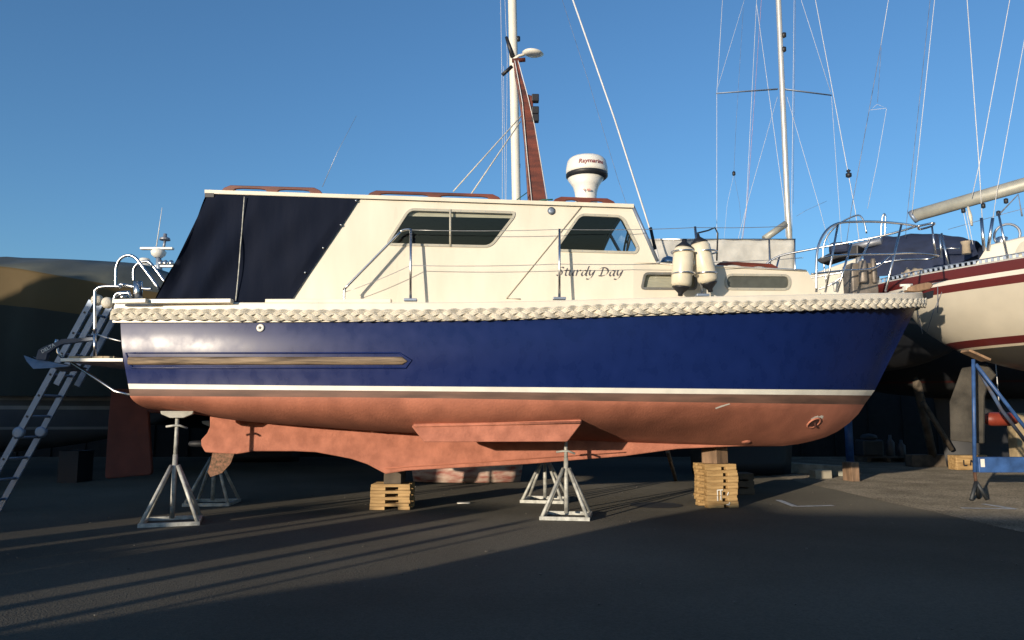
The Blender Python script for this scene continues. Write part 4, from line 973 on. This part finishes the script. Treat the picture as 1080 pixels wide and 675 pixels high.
# ------------------------------------------------------------------ yachts behind, mostly hidden
def back_yacht(x, y, yaw, L, zdeck, mt, label, keelm, kx0, kx1, kz=0.02):
    e = empty('sailing_yacht', (x, y, 0), yaw)
    bs_ = [(0, .9), (L * .2, 1.25), (L * .45, 1.45), (L * .7, 1.15), (L * .9, .5), (L, .02)]
    yhull(bs_, [(0, zdeck - .7), (L * .15, zdeck - 1.15), (L * .4, zdeck - 1.45), (L * .7, zdeck - 1.3), (L * .92, zdeck - .75), (L, zdeck)], [(0, zdeck), (L, zdeck + .12)], mt, e)
    m = MB(); zt = zdeck - 1.3; sec = []
    for t in [k / 8 for k in range(9)]:
        z = kz + (zt - kz) * (1 - t); grow = .5 * (1 - t) * .4; bul = .17 + .08 * (t > .8)
        sec.append([(kx0 - grow + (kx1 - kx0 + 2 * grow) * s_, -bul * math.sin(math.pi * s_) ** .6 * sg, z) for sg in (1, -1) for s_ in ([i / 10 for i in range(11)] if sg == 1 else [1 - i / 10 for i in range(1, 11)])])
    m.grid(sec); m.face(range(len(m.v) - 21, len(m.v))); m.build('keel', keelm, e)
    tag(e, label, 'yacht'); return e
YB = 13.7
yb = back_yacht(-4.6, YB, 0, 9.2, 2.75, yhullb, 'dark sailing yacht behind the blue boat with thick white mast and peeling red keel', peel, 2.85, 4.75)
FB = Frame(-4.6, YB, 0)
m = MB(); m.tube([FB.P(546, 330, 0), FB.P(544.5, 205, 0), FB.P(540, -12, 0), FB.P(534, -200, 0)], .083, 16); mb_ = m.build('mast', mat('white mast paint', (.70, .67, .58), .4, var=.05), yb)
for y in (41, 175): m = MB(); m.lathe(FB.P(546.5, y, .0), [(.0, -.06), (.04, -.04), (.04, .04), (0, .06)], 10); m.build('mast_fitting', blk, mb_)
lines([(linew, .017, [(600, -12), (648, 125), (692, 262), (700, 300)])], yb, lambda x, y: FB.P(x, y, .0), 'forestay')
lines([(lined, .004, [(593, 0), (622, 90), (652, 190), (690, 300)]), (linew, .005, [(528, 0), (530, 120), (529.5, 300)]), (linew, .004, [(532.5, 0), (535, 60), (533, 300)]), (linew, .004, [(531, 70), (534, 300)])], yb, lambda x, y: FB.P(x, y, .1), 'halyard')
YA = 15.2
ya = back_yacht(.2, YA, R(3), 9.8, 3.3, darkhull, 'sailing yacht behind the bow with slim silver mast and grey weather cloth', darkhull, 3.4, 5.4)
FA = Frame(.2, YA, R(3)); PA = lambda x, y: FA.P(x, y, .0)
m = MB(); m.tube([PA(836, 300), PA(830.5, 220), PA(821, 0), PA(814, -160)], .058, 14); ma = m.build('mast', mat('silver mast', (.62, .60, .55), .35, .5, var=.06), ya)
for y in (38, 53): m = MB(); m.lathe(PA(824.5, y) + Vector((.03, -.04, 0)), [(0, -.07), (.05, -.04), (.05, .04), (0, .07)], 10); m.build('mast_light', blk, ma)
for q in (((820, 94), (755.5, 98.5)), ((826, 94), (877, 100.5))): m = MB(); m.tube([PA(*q[0]), PA(*q[1])], [.03, .022], 8, flat=.5); m.build('spreader', alu, ma)
lines([(linew, .006, [(762, 0), (756, 98), (756, 255), (757, 300)]), (linew, .004, [(785, 0), (757, 92)]), (lined, .0035, [(784, 8), (776.5, 128), (774, 182)]), (linew, .003, [(774, 184), (767, 215), (762, 270)]), (lined, .003, [(774, 184), (780, 215), (784, 270)]),
       (linew, .006, [(798, 0), (787, 220), (781, 260)]), (liner, .005, [(803, 0), (788, 215), (782, 262)]), (linew, .006, [(798, 5), (827, 215), (829, 250)]), (linew, .005, [(820, 102), (788, 215), (776, 262)]),
       (linew, .006, [(837.5, 0), (835, 215), (836, 300)]), (lined, .004, [(839, 0), (836.5, 215)]), (linew, .005, [(845, 0), (876, 97)]), (linew, .009, [(860, 0), (902, 222), (907, 260)]), (linew, .005, [(830, 102), (864, 218), (876, 262)]), (linew, .005, [(877, 102), (885, 218), (888, 262)]), (lined, .004, [(840, 228), (850, 222), (872, 212)])], ya, PA, 'shroud')
m = MB(); m.lathe(PA(774, 183), [(0, -.06), (.035, -.03), (.035, .03), (0, .06)], 8); m.lathe(PA(895, 183), [(0, -.1), (.06, -.07), (.06, .0), (.02, .02), (.05, .06), (0, .1)], 10); m.build('rigging_block', blk, ya)
m = MB(); m.tube([PA(806, 252), PA(829, 236)], .07, 12); m.build('boom', mat('grey boom', (.33, .33, .29)), ya)
m = MB(); m.poly([FA.P(x, y, .7) for x, y in ((846, 293), (880, 280.5), (905, 271.5), (926, 276), (932, 312), (846, 312))], depth=(0, 1.3, 0)); m.build('cabin_trunk', cream, ya, bevel=.04)
# weather cloth on its guard rail
nx = 30; rw_ = []
for i in range(nx + 1):
    x = 676 + (839 - 676) * i / nx; col = []
    for j in range(7):
        y = 252.5 + .4 * math.sin(i * .9) * .5 + (292 - 252.5) * j / 6; col.append(FA.P(x, y, 1.2 + .02 * math.sin(i * 1.3 + j) + .012 * math.sin(i * .5)))
    rw_.append(col)
m = MB(); m.grid(rw_); cl = m.build('weather_cloth', cloth, ya); sl = cl.modifiers.new('thick', 'SOLIDIFY'); sl.thickness = .01
m = MB()
for x in (680, 811, 838): m.tube([FA.P(x, 252, 1.23), FA.P(x + 1, 310, 1.23)], .014, 7)
m.tube([FA.P(676, 252.3, 1.22), FA.P(839, 252.3, 1.22)], .012, 6); m.build('guard_rail', chrome, ya)

# dark hull further back, right of the bow
yc_ = back_yacht(6.6, 18.5, R(-12), 10, 3.0, band_mat('dark banded hull', [(0, (.03, .03, .03)), (1.9, (.06, .012, .01)), (1.94, (.012, .013, .016))], .6), 'dark hulled yacht in the shade between the bow and striped yacht', darkhull, 3.5, 5.6)
yd_ = back_yacht(-11.5, 19.5, R(4), 11, 2.7, darkhull, 'black hulled yacht deep in the shade behind the stern', darkhull, 4, 6)

# ------------------------------------------------------------------ tarp covered boat, left
def covered_boat(name, x, y, yaw, ridge, eave, bottom, hw, mt_top, mt_side, label, hull_mt, L=None, fold=.06, cat='covered boat', hd=.25):
    """ridge/eave/bottom: lists of (local x, z); hw: half width"""
    e = empty(name, (x, y, 0), yaw); x0, x1 = ridge[0][0], ridge[-1][0]; n = 44; rw_ = []
    for i in range(n + 1):
        u = x0 + (x1 - x0) * i / n; zr, ze, zb = sinterp(ridge, u), sinterp(eave, u), interp(bottom, u); tp = 1 - .55 * max(0, (u - x1 + 2.2) / 2.2) ** 2
        f = lambda k: fold * math.sin(u * 5.3 + k * 2.1) + fold * .5 * math.sin(u * 11 + k * 4)
        h = hw * tp
        near = [(-.0, zr), (-h * .35, zr - (zr - ze) * .28 + f(.3) * .5), (-h * .7, zr - (zr - ze) * .62 + f(.5) * .6), (-h, ze)]
        side = [(-h - .03 + f(1) * .6, ze + (zb - ze) * .02), (-h - .05 + f(1.2), ze + (zb - ze) * .3), (-h - .03 + f(1.7), ze + (zb - ze) * .65), (-h * .97 + f(2), zb)]
        far = [(-yy, z) for yy, z in (near[1:] + side)][::-1]
        rw_.append([Vector((u, yy, z)) for yy, z in far + near + side])
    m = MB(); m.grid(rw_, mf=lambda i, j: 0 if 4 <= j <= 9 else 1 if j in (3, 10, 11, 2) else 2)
    for k, flip in ((0, 0), (-1, 1)):
        i = len(m.v); m.v += rw_[k]; m.face(range(i, i + len(rw_[k])), 1)
    m.build('tarpaulin', [mt_top, mt_side, tarp_shade], e)
    zb = min(b for _, b in bottom); Lh = x1 - x0
    hb = [(0, hw * .8), (Lh * .3, hw * .95), (Lh * .6, hw * .85), (Lh * .85, hw * .45), (Lh, .03)]
    h, _ = yhull([(u, b) for u, b in hb], [(0, zb - .75), (Lh * .3, zb - .95), (Lh * .7, zb - .9), (Lh * .92, zb - .4), (Lh, zb + .1)], [(0, zb + hd), (Lh, zb + hd + .05)], hull_mt, e)
    h.location.x = x0
    for ch in e.children:
        if ch.name.startswith('deck'): ch.location.x = x0
    for k in (.2, .5, .75):
        m = MB(); m.box((x0 + Lh * k, 0, max(.05, zb - .95) / 2), (.35, .5, max(.05, zb - .95))); m.build('support_block', darkhull, e)
    tag(e, label, cat); return e
tx = Py(0, 280, 13.9).x
lh = band_mat('left hull paint', [(0, (.10, .10, .11)), (.93, (.30, .30, .31)), (.98, (.09, .10, .12)), (1.28, (.30, .30, .31)), (1.33, (.10, .105, .12)), (1.43, (.32, .32, .33))], .5)
rd = [(-6, 4.05), (tx + 7.0, Py(0, 271.5, 13.9).z)]
X = lambda px, Y: Py(px, 300, Y).x
ridge = [(X(-300, 13.9), Py(0, 270, 13.9).z), (X(0, 13.9), Py(0, 271.5, 13.9).z), (X(60, 13.9), Py(60, 273, 13.9).z), (X(110, 13.9), Py(110, 275.5, 13.9).z), (X(150, 13.9), Py(150, 279, 13.9).z), (X(185, 13.9), Py(185, 290, 13.9).z), (X(225, 13.9), Py(225, 306, 13.9).z)]
eave = [(X(-300, 12.6), Py(0, 270, 12.6).z), (X(0, 12.6), Py(0, 281, 12.6).z), (X(75, 12.6), Py(75, 293, 12.6).z), (X(120, 12.6), Py(120, 300, 12.6).z), (X(165, 12.6), Py(165, 306, 12.6).z), (X(225, 12.6), Py(225, 318, 12.6).z)]
covered_boat('covered_boat', 0, 13.9, 0, ridge, eave, [(X(-300, 12.6), 1.5), (X(225, 12.6), 1.5)], 1.3, tarp_sheen, tarpb, 'boat under olive tarpaulin at the left edge', lh)
# motor cruiser behind it: only its radar mast shows
mc = empty('motor_cruiser', (X(165, 17), 17, 0)); Pm = lambda x, y, dy=0: Py(x, y, 17 + dy) - mc.location
yhull([(0, 1.2), (3, 1.4), (6, 1.0), (8, .03)], [(0, 1.0), (3, .8), (6, 1.0), (8, 2.0)], [(0, 2.0), (8, 2.4)], darkhull, mc)
m = MB(); m.box((1.6, 0, 2.9), (3.6, 2.2, 1.7)); m.build('wheelhouse', white, mc, bevel=.1)
m = MB(); m.tube([Pm(168.5, 300), Pm(167, 266)], [.09, .05], 10); m.build('radar_mast', alu, mc)
m = MB(); m.lathe(Pm(167, 270), [(.08, -.04), (.15, .02), (.17, .1), (.1, .16), (0, .17)], 16); m.build('radar_base', radw, mc)
m = MB(); m.box((Pm(148.5, 262.2) + Pm(183, 262.2)) / 2, ((Pm(183, 262) - Pm(148.5, 262)).length, .12, .055)); m.build('radar_scanner', radw, mc, bevel=.015)
m = MB(); m.lathe(Pm(152, 284), [(.18, 0), (.2, .08), (.13, .12), (.12, .22), (.1, .25), (0, .26)], 16); m.build('dome_antenna', radw, mc)
for x in (170, 175, 181): m = MB(); m.lathe(Pm(x, 277.5), [(.055, -.05), (.06, .04), (.03, .06), (0, .06)], 12, axis=Vector((.2, -1, .1))); m.build('search_light', chrome, mc)
m = MB(); m.box(Pm(174, 281), (.45, .1, .04)); m.build('light_bar', radw, mc)
m = MB(); m.tube([Pm(172.5, 262), Pm(174, 254)], .03, 8); m.lathe(Pm(174, 252), [(.12, -.03), (.11, .02), (.04, .05), (.04, .12), (0, .13)], 12); m.build('anchor_light', steel, mc)
m = MB(); m.tube([Pm(165, 260), Pm(171, 219)], [.012, .006], 6); m.build('whip_aerial', radw, mc)
tag(mc, 'motor cruiser behind the tarpaulin with white radar scanner on its mast', 'motor boat')

# ------------------------------------------------------------------ yard clutter right, in the shade
def thing_mesh(m, name, mt, label, cat, loc=(0, 0, 0), rz=0, group=None, bevel=0):
    o = m.build(name, mt, bevel=bevel); o.location = loc; o.rotation_euler = (0, 0, rz); return tag(o, label, cat, group)
p = Pg(903, 508); m = MB(); m.box((0, 0, .17), (.15, .3, .34)); thing_mesh(m, 'timber_block', baulk, 'upright brown timber block at the end of the ground beam', 'timber block', (p.x - .02, p.y + .15, 0), R(8), bevel=.01)
a, b = Pg(742, 492), Pg(899, 503); d = b - a; m = MB(); m.box((0, 0, .11), (d.length, .16, .2)); thing_mesh(m, 'ground_beam', mat('pale green beam', (.30, .29, .23), .8, var=.3), 'long pale beam lying on the ground behind the bow', 'beam', ((a.x + b.x) / 2 - .1, (a.y + b.y) / 2, 0), math.atan2(d.y, d.x), bevel=.01)
p = Pg(868, 505); m = MB(); m.box((0, 0, .08), (.35, .2, .16)); thing_mesh(m, 'timber_block', mat('pale timber', (.34, .30, .22), .8, var=.2), 'short pale timber lying in front of the long ground beam', 'timber block', (p.x, p.y + .1, 0), R(12), bevel=.01)
e = empty('timber_shore', Pg(986, 492)); eo = e.location.copy()
m = MB(); m.tube([Py(963, 386, 17.0) - eo, Vector((0, 0, 0.04))], .10, 6); m.build('pole', darkwood, e); m = MB(); m.tube([Py(973, 424, 17.1) - eo, Py(1004, 474, 17.3) - eo], .06, 6); m.build('brace', darkwood, e)
tag(e, 'dark timber shore with brace standing between the two bows', 'timber shore')
def big_pallet(x, y, rz, label):
    e = empty('wooden_pallet', (x, y, 0), rz)
    for k in range(5): m = MB(); m.box((0, -.4 + k * .2, .13), (1.2, .12, .022)); m.build('board', darkwood, e)
    for k in range(3): m = MB(); m.box((-.53 + k * .53, 0, .06), (.1, .8, .1)); m.build('runner', darkwood, e)
    tag(e, label, 'pallet'); return e
p = Pg(937, 488); big_pallet(p.x, p.y + .4, R(4), 'wooden pallet with bottles standing in the shade behind the bow')
for k, (x, h) in enumerate(((950, .55), (957, .42))):
    q = Pg(x, 487); m = MB(); m.lathe((0, 0, .145), [(.09, 0), (.1, .03), (.1, h * .65), (.04, h * .8), (.035, h), (0, h)], 12); thing_mesh(m, 'bottle', mat('pale plastic', (.07, .075, .085), .5), ('tall' if k == 0 else 'short') + ' pale plastic bottle on the shaded pallet', 'bottle', (p.x + .25 + .28 * k, p.y + .35, 0))
m = MB(); m.box((0, 0, .36), (.55, .5, .42)); m.lathe((.0, 0, .57), [(.22, 0), (.2, .12), (0, .16)], 12); thing_mesh(m, 'engine_cover', grey, 'dark grey lump of machinery on the shaded pallet', 'machinery', (p.x - .28, p.y + .4, 0), bevel=.05)
p = Pg(897, 491); m = MB(); m.tube([(0, 0, 0), (0, 0, 1.3)], .09, 10); m.tube([(0, 0, 1.25), (0, 0, 1.32)], .13, 10); thing_mesh(m, 'steel_prop', bluesteel, 'dull blue steel prop just right of the red bow', 'prop', (p.x, p.y, 0))
p = Pg(1027, 496); m = MB(); m.box((0, 0, .16), (.74, .3, .32)); o = thing_mesh(m, 'marked_timber', pine, 'pale timber baulk with dark marks behind the cradle', 'timber block', (p.x, p.y + .2, 0), R(5), bevel=.02)
mm = MB()
for a, b in (((-.2, .22), (-.2, .10)), ((-.2, .10), (-.12, .10)), ((-.05, .10), (-.03, .22)), ((-.03, .22), (.05, .10)), ((.05, .10), (.08, .23))):
    a, b = Vector(a), Vector(b); t = (b - a).normalized(); n = Vector((-t.y, t.x)) * .016; i = len(mm.v); mm.v += [Vector((q.x, -.153 - .0006 * len(mm.f), q.y)) for q in (a - n, b - n, b + n, a + n)]; mm.face((i, i+1, i+2, i+3))
mm.build('painted_mark', blk, o, fix=False)
p = Pg(990, 493); m = MB(); m.box((0, 0, .14), (1.1, .3, .28)); thing_mesh(m, 'timber_baulk', darkwood, 'dark timber baulk lying left of the marked timber', 'timber block', (p.x, p.y + .3, 0), R(3), bevel=.02)
p = Pg(1072, 498); m = MB(); m.box((0, 0, .62), (.3, .24, 1.24)); thing_mesh(m, 'timber_post', mat('ochre timber', (.33, .25, .14), .8, var=.3), 'upright ochre timber behind the blue cradle beam', 'timber post', (p.x + .1, p.y, 0), R(10), bevel=.02)
p = Py(1055, 442, 12.2); m = MB(); m.lathe((0, 0, 0), [(0, -.28), (.08, -.24), (.11, -.15), (.11, .15), (.08, .24), (0, .28)], 14, axis='X'); thing_mesh(m, 'red_fender', mat('red vinyl', (.22, .035, .018), .5), 'red fender hanging behind the cradle braces', 'fender', p)
m = MB(); m.tube([p, Vector((p.x, p.y, p.z + .9))], .008, 5); o = m.build('fender_lanyard', linew, bpy.data.objects['red_fender']); o.matrix_parent_inverse = Matrix.Translation(-Vector(p))

# shed far behind, closing the view under the hulls
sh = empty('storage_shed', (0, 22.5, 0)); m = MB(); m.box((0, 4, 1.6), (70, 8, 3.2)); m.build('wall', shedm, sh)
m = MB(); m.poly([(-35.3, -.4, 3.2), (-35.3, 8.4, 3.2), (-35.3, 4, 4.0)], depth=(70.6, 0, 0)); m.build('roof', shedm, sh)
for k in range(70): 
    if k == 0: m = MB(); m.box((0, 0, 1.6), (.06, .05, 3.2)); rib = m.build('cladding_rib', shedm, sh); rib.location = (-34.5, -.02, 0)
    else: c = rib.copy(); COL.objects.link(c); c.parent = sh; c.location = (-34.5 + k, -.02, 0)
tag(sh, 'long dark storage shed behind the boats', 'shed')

# ------------------------------------------------------------------ unseen row added behind the camera, shaped to throw the long shadows
cs_, sn_ = math.cos(SUN_AZ), math.sin(SUN_AZ)
def QA(q, a): return (q * cs_ + a * sn_, -q * sn_ + a * cs_)     # q across the sunlight, a along it
def shade_boat(q0, q1, a, prof, label, zb):
    x, y = QA(0, a); rr_ = [(q, z) for q, z in prof]
    return covered_boat('covered_boat', x, y, -SUN_AZ, rr_, [(q, z - .12) for q, z in prof], [(q0, zb), (q1, zb)], 1.1, tarp_sheen, tarpb, label, darkhull, fold=.0, hd=.02)  # added boat out of view, outline drawn from the shadow it casts
shade_boat(-34, -8.6, -9, [(-34, 4.0), (-16, 4.1), (-15, 4.2), (-14.3, 4.55), (-13.2, 5.2), (-12.4, 4.8), (-11, 4.4), (-9.6, 4.0), (-9.0, 3.9), (-8.6, 3.8)], 'tall boat-shaped shadow caster added unseen behind the camera, left', 1.3)
shade_boat(-5.6, 6.5, -4.5, [(-5.6, .35), (-5.0, .55), (-4.6, .70), (-4.33, .77), (-4.2, .85), (-3.95, .93), (-3.80, 1.15), (-3.59, 1.44), (-2.43, 1.5), (-.16, 1.61), (3, 1.7), (6.5, 1.6)], 'low boat-shaped shadow caster added unseen behind the camera, right', .12)
for k, (q0, q1, h) in enumerate(((-7.45, -6.87, 1.42), (-6.86, -6.36, 1.06), (-6.35, -5.57, 1.52), (-8.1, -7.6, 1.4))):  # added blockers out of view, spaced to leave slits of sunlight
    x, y = QA((q0 + q1) / 2, -6.5); e = empty('shadow_crate', (x, y, 0), -SUN_AZ); m = MB(); m.box((0, 0, h / 2), (q1 - q0, .6, h)); m.build('crate_body', pine, e, bevel=.01)
    for zz_ in (.08, h * .5, h - .1):
        for sy in (-.315, .315): m = MB(); m.box((0, sy, zz_), (q1 - q0 - .01, .025, .10)); m.build('batten', pine, e)
    tag(e, ['second widest', 'lowest', 'widest', 'leftmost'][k] + ' crate-shaped shadow caster added unseen behind the camera', 'crate')
for k, (q, wd, h) in enumerate(((-5.24, .15, 1.25), (-4.73, .12, 1.3), (-4.45, .05, 1.25), (-6.62, .09, 1.38))):  # added posts out of view, casting the thin dark stripes
    x, y = QA(q, -5); m = MB(); m.tube([(0, 0, 0), (0, 0, h)], wd / 2, 10); thing_mesh(m, 'timber_post', pine, 'short post added unseen behind the camera to cast shadow, ' + ['thickest', 'middling', 'thinnest', 'leftmost'][k], 'post', (x, y, 0))
